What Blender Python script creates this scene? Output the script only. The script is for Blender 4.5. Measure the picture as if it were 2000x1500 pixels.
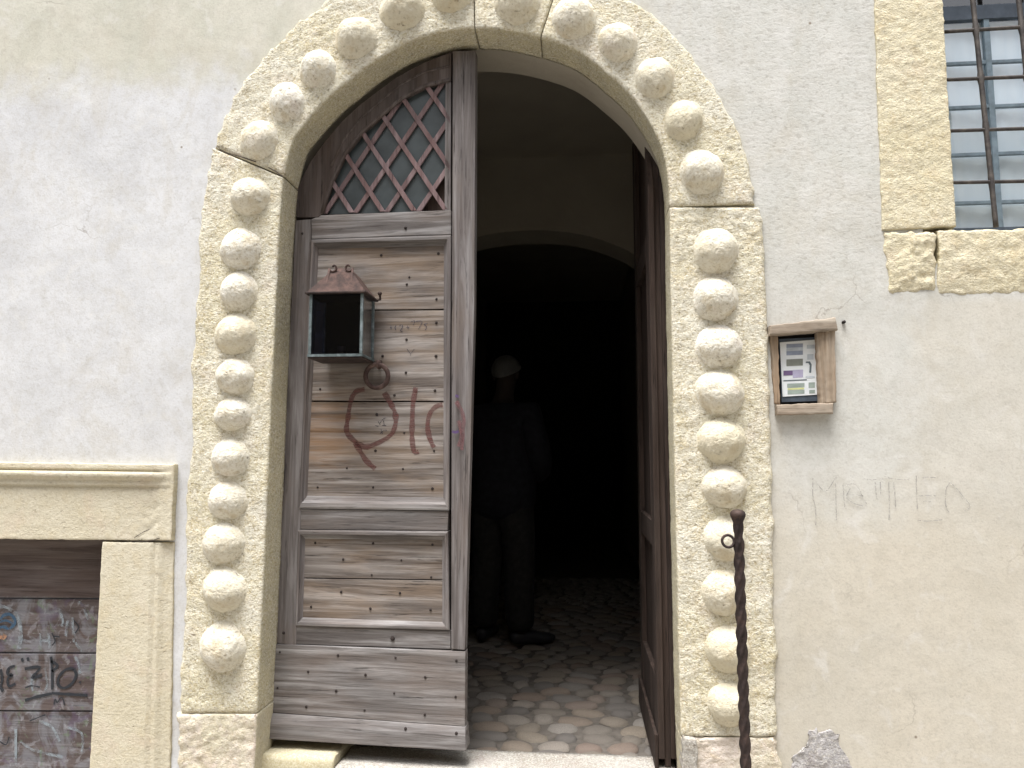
import bpy, bmesh, math, random
from mathutils import Vector, Matrix, noise
from mathutils.geometry import tessellate_polygon
random.seed(7)
R = math.radians
for o in list(bpy.data.objects): bpy.data.objects.remove(o)
scene = bpy.context.scene
col = scene.collection

# ------------------------------------------------------------------ camera
F, D, H = 1400.0, 2.70, 1.18            # focal length in photo pixels, distance to the wall, eye height over the threshold
YAW, PIT = R(5.3), R(5.7)
fwd = Vector((-math.sin(YAW)*math.cos(PIT), math.cos(YAW)*math.cos(PIT), math.sin(PIT)))
right = Vector((math.cos(YAW), math.sin(YAW), 0))
up = right.cross(fwd)
C0 = Vector((0, -D, H))
cam_d = bpy.data.cameras.new('camera'); cam = bpy.data.objects.new('camera', cam_d); col.objects.link(cam)
cam.matrix_world = Matrix(((right.x, up.x, -fwd.x, C0.x), (right.y, up.y, -fwd.y, C0.y), (right.z, up.z, -fwd.z, C0.z), (0, 0, 0, 1)))
cam_d.sensor_width = 36; cam_d.lens = F/2000*36; cam_d.clip_start = .05; cam_d.clip_end = 300
scene.camera = cam
def ray(px, py): return fwd*F + right*(px-1000) - up*(py-750)
def P(px, py, Y=0.0):
    d = ray(px, py); t = (Y+D)/d.y; p = C0 + d*t; return Vector((p.x, Y, p.z))
def XZ(px, py, Y=0.0):
    p = P(px, py, Y); return (p.x, p.z)

# ------------------------------------------------------------------ world and sun
SUN_EL, SUN_AZ = R(73), R(205)          # azimuth measured clockwise from +Y
w = bpy.data.worlds.new('World'); scene.world = w; w.use_nodes = True
nt = w.node_tree; bg = nt.nodes['Background']
sky = nt.nodes.new('ShaderNodeTexSky'); sky.sky_type = 'NISHITA'; sky.sun_disc = False
sky.sun_elevation = SUN_EL; sky.sun_rotation = SUN_AZ; sky.air_density = 1; sky.dust_density = 3; sky.ozone_density = 1
hs = nt.nodes.new('ShaderNodeHueSaturation'); hs.inputs['Saturation'].default_value = .22
nt.links.new(sky.outputs[0], hs.inputs['Color']); nt.links.new(hs.outputs[0], bg.inputs[0]); bg.inputs[1].default_value = .12
sd = bpy.data.lights.new('sun', 'SUN'); so = bpy.data.objects.new('sun', sd); col.objects.link(so)
sd.energy = 2.6; sd.angle = R(30); sd.color = (1, .985, .965)
sdir = Vector((math.sin(SUN_AZ)*math.cos(SUN_EL), math.cos(SUN_AZ)*math.cos(SUN_EL), math.sin(SUN_EL)))
so.rotation_euler = sdir.to_track_quat('Z', 'Y').to_euler()
scene.view_settings.view_transform = 'Standard'; scene.view_settings.look = 'None'
scene.view_settings.gamma = 1; scene.view_settings.use_curve_mapping = False
scene.view_settings.exposure = 1.31
scene.render.engine = 'CYCLES'

# ------------------------------------------------------------------ material helpers
class G:
    def __init__(s, name):
        s.m = bpy.data.materials.new(name); s.m.use_nodes = True; s.t = s.m.node_tree; s.t.nodes.clear()
        s.out = s.t.nodes.new('ShaderNodeOutputMaterial'); s.b = s.t.nodes.new('ShaderNodeBsdfPrincipled')
        s.t.links.new(s.b.outputs[0], s.out.inputs[0])
        s.tc = s.t.nodes.new('ShaderNodeTexCoord'); s.obj = s.tc.outputs['Object']; s.oi = None
    def put(s, inp, v):
        if isinstance(v, bpy.types.NodeSocket): s.t.links.new(v, inp)
        elif v is not None:
            if isinstance(v, (tuple, list)) and len(v) == 3 and inp.type == 'RGBA': v = (*v, 1)
            inp.default_value = v
    def rnd(s):
        if not s.oi: s.oi = s.t.nodes.new('ShaderNodeObjectInfo')
        return s.oi.outputs['Random']
    def vec(s, scale=(1, 1, 1), per_object=False, loc=(0, 0, 0), src=None):
        n = s.t.nodes.new('ShaderNodeMapping'); s.put(n.inputs['Vector'], src or s.obj)
        n.inputs['Scale'].default_value = scale; n.inputs['Location'].default_value = loc
        if per_object:
            c = s.t.nodes.new('ShaderNodeCombineXYZ'); r = s.math('MULTIPLY', s.rnd(), 37.3)
            s.put(c.inputs[0], r); s.put(c.inputs[1], s.math('MULTIPLY', s.rnd(), 91.7)); s.put(c.inputs[2], r)
            s.t.links.new(c.outputs[0], n.inputs['Location'])
        return n.outputs[0]
    def noise(s, v, scale, detail=4, rough=.55, dist=0.0):
        n = s.t.nodes.new('ShaderNodeTexNoise'); s.put(n.inputs['Vector'], v); n.inputs['Scale'].default_value = scale
        n.inputs['Detail'].default_value = detail; n.inputs['Roughness'].default_value = rough; n.inputs['Distortion'].default_value = dist
        return n.outputs['Fac']
    def voro(s, v, scale, feature='F1', out='Distance'):
        n = s.t.nodes.new('ShaderNodeTexVoronoi'); n.feature = feature; s.put(n.inputs['Vector'], v); n.inputs['Scale'].default_value = scale
        return n.outputs[out]
    def ramp(s, f, stops):
        n = s.t.nodes.new('ShaderNodeValToRGB'); e = n.color_ramp.elements
        while len(e) < len(stops): e.new(.5)
        for i, (p, c) in enumerate(stops):
            e[i].position = p; e[i].color = (*c, 1) if isinstance(c, (tuple, list)) else (c, c, c, 1)
        s.put(n.inputs[0], f); return n.outputs[0]
    def mix(s, f, a, b, mode='MIX'):
        n = s.t.nodes.new('ShaderNodeMix'); n.data_type = 'RGBA'; n.blend_type = mode
        s.put(n.inputs[0], f); s.put(n.inputs[6], a); s.put(n.inputs[7], b); return n.outputs[2]
    def math(s, op, a, b=None, clamp=False):
        n = s.t.nodes.new('ShaderNodeMath'); n.operation = op; n.use_clamp = clamp
        s.put(n.inputs[0], a); s.put(n.inputs[1], b); return n.outputs[0]
    def sep(s, v=None):
        n = s.t.nodes.new('ShaderNodeSeparateXYZ'); s.put(n.inputs[0], v or s.obj); return n.outputs
    def step(s, v, lo, hi):           # smoothstep lo..hi
        n = s.t.nodes.new('ShaderNodeMapRange'); n.interpolation_type = 'SMOOTHSTEP'
        s.put(n.inputs[0], v); n.inputs[1].default_value = lo; n.inputs[2].default_value = hi
        return n.outputs[0]
    def bump(s, h, strength=.5, dist=.01, prev=None):
        n = s.t.nodes.new('ShaderNodeBump'); n.inputs['Strength'].default_value = strength; n.inputs['Distance'].default_value = dist
        s.put(n.inputs['Height'], h)
        if prev: s.put(n.inputs['Normal'], prev)
        return n.outputs[0]
    def done(s, color, rough=.85, normal=None, metal=0, spec=.3):
        s.put(s.b.inputs['Base Color'], color); s.put(s.b.inputs['Roughness'], rough); s.put(s.b.inputs['Metallic'], metal)
        s.put(s.b.inputs['Specular IOR Level'], spec)
        if normal: s.put(s.b.inputs['Normal'], normal)
        return s.m
def simple(name, c, rough=.7, metal=0, spec=.4, var=.25, scale=30):
    g = G(name); v = g.vec(per_object=True); n = g.noise(v, scale, 5)
    colr = g.mix(g.math('MULTIPLY', g.ramp(n, [(.3, 0), (.7, 1)]), 1.0), tuple(x*(1-var) for x in c), tuple(min(1, x*(1+var)) for x in c))
    return g.done(colr, rough, g.bump(n, .3, .002), metal, spec)

# stone of the portal and of the two surrounds
def stone_mat(name, base, pale, ochre, pit=.35, pitscale=60, seed=0.0, relief=.004, paleamt=.5, smooth_in=True, speck=.4, unit=None):
    g = G(name)
    if unit: g.obj = g.vec(scale=(unit, unit, unit), per_object=True)
    v = g.vec(loc=(seed, seed, seed))
    big = g.noise(v, 3.2, 5, .6, .4); med = g.noise(v, 16, 6, .65, .3); fine = g.noise(v, 90, 4, .6)
    c = g.mix(g.ramp(big, [(.38, 0), (.62, 1)]), base, pale)
    c = g.mix(g.math('MULTIPLY', g.ramp(med, [(.5, 0), (.68, 1)]), .55), c, ochre)
    wh = g.noise(g.vec(loc=(seed+9, 3, 4)), 34, 6, .7, .2)
    c = g.mix(g.math('MULTIPLY', g.ramp(wh, [(.52, 0), (.62, 1)]), paleamt), c, tuple(min(1, x*1.05) for x in pale))
    pk = g.noise(g.vec(loc=(seed+5, 8, 1)), 7, 4, .6)
    c = g.mix(g.math('MULTIPLY', g.ramp(pk, [(.55, 0), (.7, 1)]), .35), c, (pale[0]*.98, pale[1]*.86, pale[2]*.88))
    pn = g.noise(g.vec(scale=(1, 1, 1.7), loc=(seed, 2, 7)), pitscale, 3, .75, .6)
    pm = g.ramp(pn, [(.28, 1), (.4, 0)]); pd = g.math('MULTIPLY', pm, g.ramp(g.noise(v, 5, 3), [(.35, .25), (.6, 1)]))
    if smooth_in:                      # the dressed soffit and reveal is tooled smooth and is coloured darker than the face
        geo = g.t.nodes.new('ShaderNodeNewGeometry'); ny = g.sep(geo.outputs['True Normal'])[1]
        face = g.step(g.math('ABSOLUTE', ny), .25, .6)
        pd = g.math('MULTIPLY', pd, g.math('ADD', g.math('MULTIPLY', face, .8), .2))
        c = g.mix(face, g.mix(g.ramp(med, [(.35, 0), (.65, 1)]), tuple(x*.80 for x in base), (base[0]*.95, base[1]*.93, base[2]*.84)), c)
    sp1 = g.noise(g.vec(scale=(1, 1, 1.3), loc=(seed+2, 1, 1)), 75, 3, .75); sp2 = g.noise(g.vec(loc=(seed+3, 6, 1)), 150, 3, .7)
    c = g.mix(g.math('MULTIPLY', g.ramp(sp1, [(.36, 1), (.52, 0)]), speck), c, (base[0]*.62, base[1]*.54, base[2]*.42))
    c = g.mix(g.math('MULTIPLY', g.ramp(sp2, [(.50, 0), (.62, 1)]), speck*.9), c, (.78, .75, .67))
    if unit: c = g.mix(g.ramp(g.rnd(), [(.0, .0), (1.0, .8)]), c, (.60, .545, .40)); c = g.mix(g.math('MULTIPLY', g.ramp(g.noise(g.vec(loc=(1, 9, 4)), 12, 4, .6), [(.52, 0), (.66, 1)]), .45), c, (.50, .40, .24))
    c = g.mix(g.math('MULTIPLY', pd, pit), c, (.17, .12, .07))
    h = g.math('ADD', g.math('MULTIPLY', med, .7), g.math('ADD', g.math('ADD', g.math('MULTIPLY', fine, .4), g.math('MULTIPLY', sp1, .9)), g.math('MULTIPLY', pm, -.6)))
    return g.done(c, .92, g.bump(h, .75, relief), 0, .2)
M = {}
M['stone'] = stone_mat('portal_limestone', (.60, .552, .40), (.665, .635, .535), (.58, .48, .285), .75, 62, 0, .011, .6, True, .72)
M['boss'] = stone_mat('boss_limestone', (.68, .65, .555), (.78, .76, .70), (.62, .54, .38), .9, 62, 3, .006, .5, False, .62, .085)
M['stone_win'] = stone_mat('window_limestone', (.60, .54, .375), (.64, .585, .435), (.57, .465, .29), .35, 70, 5, .009, .35, True, .32)
M['stone_shop'] = stone_mat('side_door_limestone', (.535, .485, .365), (.58, .535, .425), (.52, .445, .30), .45, 40, 11, .004, .3, True, .22)
M['stone_base'] = stone_mat('base_limestone', (.60, .55, .42), (.66, .58, .52), (.58, .46, .30), .6, 40, 14, .007, .6)
M['sill_yellow'] = stone_mat('threshold_stone_yellow', (.52, .47, .32), (.56, .52, .39), (.5, .41, .25), .2, 50, 17, .002, .2, False)
M['sill_white'] = stone_mat('threshold_stone_white', (.30, .28, .25), (.40, .38, .35), (.30, .25, .22), .4, 50, 21, .005, .5, False, .5)
M['cement'] = stone_mat('grey_cement', (.31, .30, .30), (.39, .375, .38), (.27, .25, .25), .5, 45, 23, .006, .4, False)

# plaster with its patches of repair
g = G('old_plaster'); x, y, z = g.sep()
wob = g.math('MULTIPLY', g.math('SUBTRACT', g.noise(g.obj, 2.6, 5, .6), .5), .9)
wf = g.math('MULTIPLY', g.math('SUBTRACT', g.noise(g.vec(loc=(5, 5, 5)), 9, 5, .65), .5), .35)
zz = g.math('ADD', g.math('ADD', z, g.math('MULTIPLY', wob, .5)), wf); xx = g.math('ADD', g.math('ADD', x, g.math('MULTIPLY', wob, .35)), wf)
grey = g.mix(g.ramp(g.noise(g.obj, 4, 5, .6, .5), [(.35, 0), (.65, 1)]), (.55, .555, .57), (.62, .625, .64))
beige = g.mix(g.ramp(g.noise(g.vec(loc=(3, 1, 8)), 3.4, 5, .6, .5), [(.35, 0), (.65, 1)]), (.52, .49, .425), (.545, .505, .43))
green = g.mix(g.ramp(g.noise(g.vec(loc=(6, 1, 2)), 5, 5, .6, .5), [(.35, 0), (.65, 1)]), (.49, .485, .415), (.57, .55, .48))
zl = XZ(0, 175)[1]; xr = XZ(1500, 700)[0]; zr = XZ(1700, 1040)[1]; zw = XZ(1700, 590)[1]
c = g.mix(g.step(zz, zl-.10, zl+.14), grey, green)                       # upper band of older greenish plaster
c = g.mix(g.step(xx, -.2, .25), c, g.mix(.45, green, grey))
rgt = g.step(x, .3, .5)
low = g.math('MULTIPLY', rgt, g.math('SUBTRACT', 1.0, g.step(zz, zr-.12, zr+.35)))
c = g.mix(low, c, beige)                                                 # lower right: warm beige coat
mid = g.math('MULTIPLY', g.math('MULTIPLY', rgt, g.step(xx, xr+.42, xr+.62)), g.math('SUBTRACT', 1.0, g.step(z, zw-.02, zw+.03)))
c = g.mix(g.math('MULTIPLY', mid, .5), c, beige)
sp = g.noise(g.vec(scale=(1, 1, 1.6), loc=(2, 2, 2)), 42, 4, .7, .3)
upr = g.math('MULTIPLY', g.step(x, .2, .4), g.step(z, zw-.1, zw+.3))
spm = g.math('MULTIPLY', g.ramp(sp, [(.33, 1), (.47, 0)]), g.math('ADD', g.math('MULTIPLY', upr, .34), .14))
c = g.mix(spm, c, (.27, .25, .22))
dk = g.noise(g.vec(loc=(7, 3, 1)), 12, 4, .6); c = g.mix(g.math('MULTIPLY', g.ramp(dk, [(.6, 0), (.75, 1)]), .25), c, (.40, .38, .33))
mo = g.noise(g.vec(loc=(9, 2, 4)), 24, 5, .7, .4); c = g.mix(g.math('MULTIPLY', g.ramp(mo, [(.36, 1), (.52, 0)]), .20), c, (.36, .335, .28))
mo2 = g.noise(g.vec(scale=(1, 1, .6), loc=(2, 7, 4)), 5.5, 6, .7, .8); c = g.mix(g.math('MULTIPLY', g.ramp(mo2, [(.50, 0), (.66, 1)]), .28), c, (.46, .42, .34))
gr = g.noise(g.vec(loc=(3, 3, 3)), 110, 3, .75); c = g.mix(g.math('MULTIPLY', g.ramp(gr, [(.34, 1), (.48, 0)]), .26), c, (.30, .28, .245))
wl = g.noise(g.vec(loc=(7, 9, 3)), 8, 5, .65, .6); c = g.mix(g.math('MULTIPLY', g.ramp(wl, [(.56, 0), (.68, 1)]), .4), c, (.64, .63, .61))
dv = g.t.nodes.new('ShaderNodeVectorMath'); dv.operation = 'ADD'; cn = g.t.nodes.new('ShaderNodeTexNoise'); cn.inputs['Scale'].default_value = 6; cn.inputs['Detail'].default_value = 5; g.put(cn.inputs['Vector'], g.obj)
sc_ = g.t.nodes.new('ShaderNodeVectorMath'); sc_.operation = 'SCALE'; sc_.inputs['Scale'].default_value = .28; g.put(sc_.inputs[0], cn.outputs['Color']); g.put(dv.inputs[0], g.obj); g.put(dv.inputs[1], sc_.outputs[0])
ck = g.ramp(g.voro(dv.outputs[0], 1.3, 'DISTANCE_TO_EDGE'), [(.0012, 1), (.004, 0)]); ck = g.math('MULTIPLY', ck, g.ramp(g.noise(g.vec(loc=(4, 4, 1)), 2.2, 3), [(.5, 0), (.6, .55)])); c = g.mix(ck, c, (.22, .19, .16))
spot = g.ramp(g.voro(g.vec(loc=(1, 0, 0)), 9), [(.035, 1), (.06, 0)]); spot = g.math('MULTIPLY', spot, g.ramp(g.noise(g.obj, 3, 2), [(.5, 0), (.6, .8)]))
c = g.mix(spot, c, (.2, .16, .12))
h = g.math('ADD', g.math('MULTIPLY', g.noise(g.obj, 7, 4), .6), g.math('ADD', g.math('MULTIPLY', sp, g.math('ADD', g.math('MULTIPLY', upr, .40), .06)), g.math('MULTIPLY', g.noise(g.obj, 130, 3), .12)))
M['plaster'] = g.done(c, .93, g.bump(h, .55, .008), 0, .15)
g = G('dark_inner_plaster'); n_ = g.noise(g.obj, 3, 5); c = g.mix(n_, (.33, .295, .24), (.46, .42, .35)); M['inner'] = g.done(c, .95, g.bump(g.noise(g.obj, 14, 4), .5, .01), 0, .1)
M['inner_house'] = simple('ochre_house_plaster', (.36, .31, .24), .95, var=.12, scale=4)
M['deep'] = simple('near_black_wall', (.025, .022, .02), .95)  # near-black colour for the far wall of the hall

# weathered wood
def wood(name, axis, dark, midc, light, warm=None, warmamt=0.0, scale=1.0, rough=.85, paint=None):
    g = G(name)
    al, ac = 1.6*scale, 34*scale
    sc = (al, ac, ac) if axis == 'x' else (ac, ac, al)
    v = g.vec(scale=sc, per_object=True)
    n1 = g.noise(v, 1.0, 6, .62, .55)
    v2 = g.vec(scale=tuple(s*3.1 for s in sc), per_object=True); n2 = g.noise(v2, 1.0, 4, .7, .2)
    vb = g.vec(scale=(1.2, 5, 5) if axis == 'x' else (5, 5, 1.2), per_object=True); nb = g.noise(vb, 1.5, 5, .6, .6)
    c = g.ramp(n1, [(.28, dark), (.45, midc), (.60, light), (.75, tuple(min(1, q*1.12) for q in light))])
    c = g.mix(g.math('MULTIPLY', g.ramp(nb, [(.38, 1), (.6, 0)]), .55), c, tuple((a+b)/2*.9 for a, b in zip(dark, midc)))
    if warm:
        nw = g.noise(g.vec(scale=(2, 7, 7) if axis == 'x' else (7, 7, 2), per_object=True), 1.3, 4, .6)
        c = g.mix(g.math('MULTIPLY', g.ramp(nw, [(.45, 0), (.66, 1)]), warmamt), c, warm)
    cr = g.ramp(n2, [(.34, 1), (.43, 0)]); c = g.mix(g.math('MULTIPLY', g.math('MULTIPLY', cr, g.ramp(g.noise(vb, 4.0, 3), [(.40, .15), (.62, 1)])), .85), c, tuple(q*.30 for q in dark))
    if paint: c = paint(g, c)
    hh = g.math('ADD', n1, g.math('MULTIPLY', n2, .6))
    return g.done(c, rough, g.bump(hh, .8, .0035), 0, .25)
gd, gm, gl = (.058, .048, .045), (.155, .141, .136), (.315, .302, .30)
M['wood_v'] = wood('weathered_oak_upright', 'z', gd, (.145, .128, .124), (.25, .234, .234), (.17, .13, .105), .35)
M['wood_h'] = wood('weathered_oak_rail', 'x', gd, gm, gl, (.20, .15, .12), .3)
def stain(g, c):                        # rust and tar stains round the box and the knocker, in the leaf's own coordinates
    x, y, z = g.sep(); nz = g.math('SUBTRACT', g.noise(g.vec(scale=(6, 1, 22)), 1, 5, .65), .5)
    dx = g.math('DIVIDE', g.math('SUBTRACT', x, STX), .20); dz = g.math('DIVIDE', g.math('SUBTRACT', z, STZ), .17)
    d = g.math('ADD', g.math('SQRT', g.math('ADD', g.math('MULTIPLY', dx, dx), g.math('MULTIPLY', dz, dz))), g.math('MULTIPLY', nz, 1.5))
    st_ = g.ramp(g.noise(g.vec(scale=(1.6, 1, 30), loc=(3, 0, 3)), 1, 5, .65), [(.38, .1), (.62, 1)]); return g.mix(g.math('MULTIPLY', g.math('MULTIPLY', g.step(d, 1.2, .3), st_), .7), c, (.26, .135, .055))
STX, STZ = .12, 1.27
M['wood_p'] = wood('weathered_panel_board', 'x', (.058, .044, .038), (.165, .141, .126), (.335, .305, .285), (.27, .19, .125), .45, 1.0, .88, stain)
M['wood_arch'] = wood('shaded_weathered_oak_head', 'z', (.035, .028, .026), (.085, .068, .063), (.135, .115, .11), (.10, .07, .055), .35)  # brown oak, its colour darkened for the shadow under the arch
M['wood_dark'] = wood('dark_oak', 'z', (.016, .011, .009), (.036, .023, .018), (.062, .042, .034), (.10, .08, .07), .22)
M['lattice'] = wood('mauve_lattice_lath', 'z', (.09, .06, .062), (.185, .128, .13), (.27, .20, .205), (.17, .095, .088), .5, 1.5)
M['niche_wood'] = wood('pale_brown_niche_wood', 'z', (.16, .12, .085), (.31, .245, .18), (.42, .35, .28), (.36, .22, .13), .4)
M['niche_wood_h'] = wood('pale_brown_niche_wood_lintel', 'x', (.17, .135, .10), (.32, .265, .21), (.43, .375, .31), (.30, .22, .16), .4)
def smear(g, c):                        # old scrubbed spray paint on the boards
    n1 = g.noise(g.vec(scale=(1, 1, .7)), 7, 6, .65, 1.4); n2 = g.noise(g.vec(loc=(4, 4, 4)), 22, 5, .65, .8); z = g.sep()[2]
    below = g.math('SUBTRACT', 1.0, g.step(z, SMZ-.01, SMZ+.01))
    c = g.mix(g.math('MULTIPLY', g.math('MULTIPLY', g.ramp(n1, [(.47, 0), (.58, 1)]), below), .42), c, (.27, .29, .33))
    c = g.mix(g.math('MULTIPLY', g.math('MULTIPLY', g.ramp(n2, [(.55, 0), (.63, 1)]), below), .38), c, (.36, .36, .39))
    n3 = g.noise(g.vec(loc=(8, 1, 4)), 12, 5, .6, 1); c = g.mix(g.math('MULTIPLY', g.math('MULTIPLY', g.ramp(n3, [(.56, 0), (.64, 1)]), below), .45), c, (.10, .07, .12))
    n4 = g.noise(g.vec(loc=(1, 7, 4)), 15, 5, .6, 1); return g.mix(g.math('MULTIPLY', g.math('MULTIPLY', g.ramp(n4, [(.60, 0), (.66, 1)]), below), .5), c, (.14, .20, .12))
SMZ = P(100, 1168, .10).z
M['shop_wood'] = wood('brown_shop_board', 'x', (.045, .034, .032), (.098, .076, .073), (.16, .135, .132), (.12, .08, .065), .3, 1.0, .85, smear)

def iron(name, a, b, c3, rough=.7, metal=.5):
    g = G(name); n = g.noise(g.vec(per_object=True), 28, 6, .65, .4)
    return g.done(g.ramp(n, [(.3, a), (.5, b), (.7, c3)]), rough, g.bump(n, .6, .002), metal, .4)
M['iron'] = iron('wrought_iron', (.018, .013, .012), (.045, .032, .03), (.085, .055, .045))
M['rust'] = iron('rusty_iron', (.035, .02, .018), (.075, .046, .04), (.15, .10, .088), .85, .2)
M['roof_rust'] = iron('dark_rusty_roof', (.025, .015, .013), (.06, .034, .028), (.11, .062, .05), .8, .2)
M['nail'] = iron('nail_iron', (.014, .011, .010), (.03, .022, .02), (.06, .04, .035), .8, .2)
M['zinc'] = iron('weathered_zinc', (.055, .07, .07), (.12, .15, .155), (.26, .30, .32), .6, .4)
M['grille'] = iron('grey_iron_bar', (.035, .032, .033), (.075, .066, .062), (.13, .115, .10), .65, .4)
def paint(name, c, thr=.42, soft=.16, scale=55, amt=1.0, stretch=(1, 1, 1)):
    g = G(name); n = g.noise(g.vec(scale=stretch), scale, 4, .65); a = g.math('MULTIPLY', g.ramp(n, [(thr-soft, 0), (thr+soft, 1)]), amt)
    g.put(g.b.inputs['Base Color'], c); g.b.inputs['Roughness'].default_value = .8
    g.put(g.b.inputs['Alpha'], a); return g.m
M['red_paint'] = paint('faded_red_spray', (.125, .04, .036), .44, .20, 45, .85, (.5, 1, 6))
M['red_faint'] = paint('faint_red_spray', (.15, .055, .06), .42, .16, 50, .75, (3, 1, .5))
M['black_pen'] = paint('black_marker', (.03, .03, .05), .38, .12, 120, .8)
M['grey_pen'] = paint('grey_pencil', (.05, .045, .07), .40, .12, 120, .8)
M['tag_black'] = paint('dark_green_tag', (.018, .021, .028), .24, .12, 50, .97)
M['tag_pale'] = paint('pale_blue_tag', (.30, .35, .39), .48, .16, 34, .7)
M['tag_blue'] = paint('blue_tag', (.035, .085, .15), .36, .14, 40, .9)
M['tag_orange'] = paint('orange_tag', (.42, .22, .12), .42, .16, 40, .8)
M['scratch'] = paint('scratched_line', (.33, .32, .30), .48, .14, 110, .85)
M['violet'] = paint('violet_blot', (.08, .04, .14), .36, .14, 60, .85)
M['crack'] = simple('open_joint', (.07, .055, .045), .95)
def glass(name, tint, refl=.10, rough=.05):
    g = G(name); t = g.t.nodes.new('ShaderNodeBsdfTransparent'); t.inputs[0].default_value = (*tint, 1)
    gl_ = g.t.nodes.new('ShaderNodeBsdfGlossy'); gl_.inputs['Roughness'].default_value = rough
    fr = g.t.nodes.new('ShaderNodeLayerWeight'); fr.inputs[0].default_value = .5
    f = g.math('ADD', g.math('MULTIPLY', g.math('POWER', fr.outputs['Facing'], 4.0), .7), refl, True); mx = g.t.nodes.new('ShaderNodeMixShader')
    g.t.links.new(f, mx.inputs[0]); g.t.links.new(t.outputs[0], mx.inputs[1]); g.t.links.new(gl_.outputs[0], mx.inputs[2])
    g.t.links.new(mx.outputs[0], g.out.inputs[0]); return g.m
M['window_glass'] = glass('window_glass', (.92, .96, .98), .16)
M['lantern_glass'] = glass('lantern_glass', (.16, .18, .26), .02, .12)
M['side_glass'] = glass('reflection_tinted_glass', (.55, .66, .72), .30, .25)  # bluish tint stands in for the streak reflected in the side pane
g = G('dusty_diamond_pane'); n_ = g.noise(g.vec(per_object=True), 9, 4)
M['pane'] = g.done(g.ramp(n_, [(.35, (.03, .038, .04)), (.65, (.055, .068, .072))]), .38, g.bump(n_, .2, .004), 0, .45)
g = G('white_curtain'); fx = g.sep()[0]; wv = g.noise(g.vec(scale=(30, 1, .6)), 1, 3)
M['curtain'] = g.done(g.ramp(wv, [(.3, (.76, .83, .90)), (.7, (.82, .87, .92))]), .9, g.bump(wv, .1, .003))
g.b.inputs['Subsurface Weight'].default_value = 0
M['muntin'] = simple('blue_grey_window_paint', (.17, .225, .27), .6)
M['sash'] = simple('dark_blue_grey_sash', (.07, .09, .12), .6)
M['paper'] = simple('white_enamel_panel', (.76, .80, .83), .4, var=.05)
M['black_box'] = simple('black_recess', (.014, .012, .012), .8)
for k, cc in dict(print_blue=(.27, .31, .40), print_grey=(.22, .235, .21), print_violet=(.16, .11, .23), print_lilac=(.42, .40, .55), print_green=(.30, .36, .33), print_yellow=(.62, .66, .32), print_pale=(.50, .55, .60), print_ink=(.12, .15, .17)).items():
    M[k] = simple(k, cc, .5, var=.15)
g = G('street_paving'); n_ = g.noise(g.obj, 5, 6); vv = g.voro(g.obj, 6, 'DISTANCE_TO_EDGE')
M['paving'] = g.done(g.mix(g.ramp(vv, [(.02, 1), (.06, 0)]), g.ramp(n_, [(.3, (.27, .25, .22)), (.7, (.40, .375, .335))]), (.10, .09, .08)), .9, g.bump(vv, .5, .02))
g = G('cobble_mortar'); n_ = g.noise(g.obj, 26, 5); M['mortar'] = g.done(g.ramp(n_, [(.3, (.085, .075, .065)), (.7, (.17, .15, .13))]), .95, g.bump(n_, .6, .006))
g = G('river_cobble'); n_ = g.noise(g.vec(per_object=True), 24, 5)
cb = g.ramp(g.rnd(), [(0, (.19, .17, .145)), (.25, (.28, .25, .215)), (.45, (.21, .155, .125)), (.6, (.26, .22, .17)), (.8, (.14, .13, .12)), (1, (.30, .275, .245))])
M['cobble'] = g.done(g.mix(g.ramp(n_, [(.35, 0), (.7, .8)]), cb, (.10, .085, .075)), .8, g.bump(n_, .4, .004), 0, .35)
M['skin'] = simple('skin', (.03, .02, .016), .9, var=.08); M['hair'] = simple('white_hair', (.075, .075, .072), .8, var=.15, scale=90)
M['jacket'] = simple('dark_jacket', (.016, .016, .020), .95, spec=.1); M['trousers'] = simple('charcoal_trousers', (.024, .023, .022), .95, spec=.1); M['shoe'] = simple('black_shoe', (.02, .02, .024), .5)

# ------------------------------------------------------------------ object helpers
def link(name, me, mat=None, parent=None, smooth=False):
    o = bpy.data.objects.new(name, me); col.objects.link(o)
    if mat: me.materials.append(mat)
    if parent: o.parent = parent
    if smooth: me.shade_smooth()
    return o
def raw(name, vs, fs, mat=None, parent=None, smooth=False):
    me = bpy.data.meshes.new(name); me.from_pydata([tuple(v) for v in vs], [], fs); me.update()
    return link(name, me, mat, parent, smooth)
def bmobj(name, bm, mat=None, parent=None, smooth=False, bevel=0):
    if bevel:
        bmesh.ops.bevel(bm, geom=bm.edges[:], offset=bevel, segments=2, affect='EDGES', profile=.6)
    bmesh.ops.recalc_face_normals(bm, faces=bm.faces[:])
    me = bpy.data.meshes.new(name); bm.to_mesh(me); bm.free(); return link(name, me, mat, parent, smooth)
def tag(o, label=None, cat=None, group=None, kind=None):
    if label: o['label'] = label
    if cat: o['category'] = cat
    if group: o['group'] = group
    if kind: o['kind'] = kind
    return o
def thing(name, label, cat, loc=(0, 0, 0), rz=0, group=None):
    o = bpy.data.objects.new(name, None); col.objects.link(o); o.location = loc; o.rotation_euler = (0, 0, rz); o.empty_display_size = .1
    return tag(o, label, cat, group)
def prism(bm, poly, y0, y1, inv=False):   # poly of (x,z), extruded from y0 (front) to y1 (back)
    a = [bm.verts.new((p[0], y0, p[1])) for p in poly]; b = [bm.verts.new((p[0], y1, p[1])) for p in poly]; n = len(poly)
    bm.faces.new(a); bm.faces.new(b[::-1])
    for i in range(n): bm.faces.new((a[i], b[i], b[(i+1) % n], a[(i+1) % n]))
def prism_obj(name, poly, y0, y1, mat, parent, bevel=.002):
    bm = bmesh.new(); prism(bm, poly, y0, y1); return bmobj(name, bm, mat, parent, False, bevel)
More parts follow.
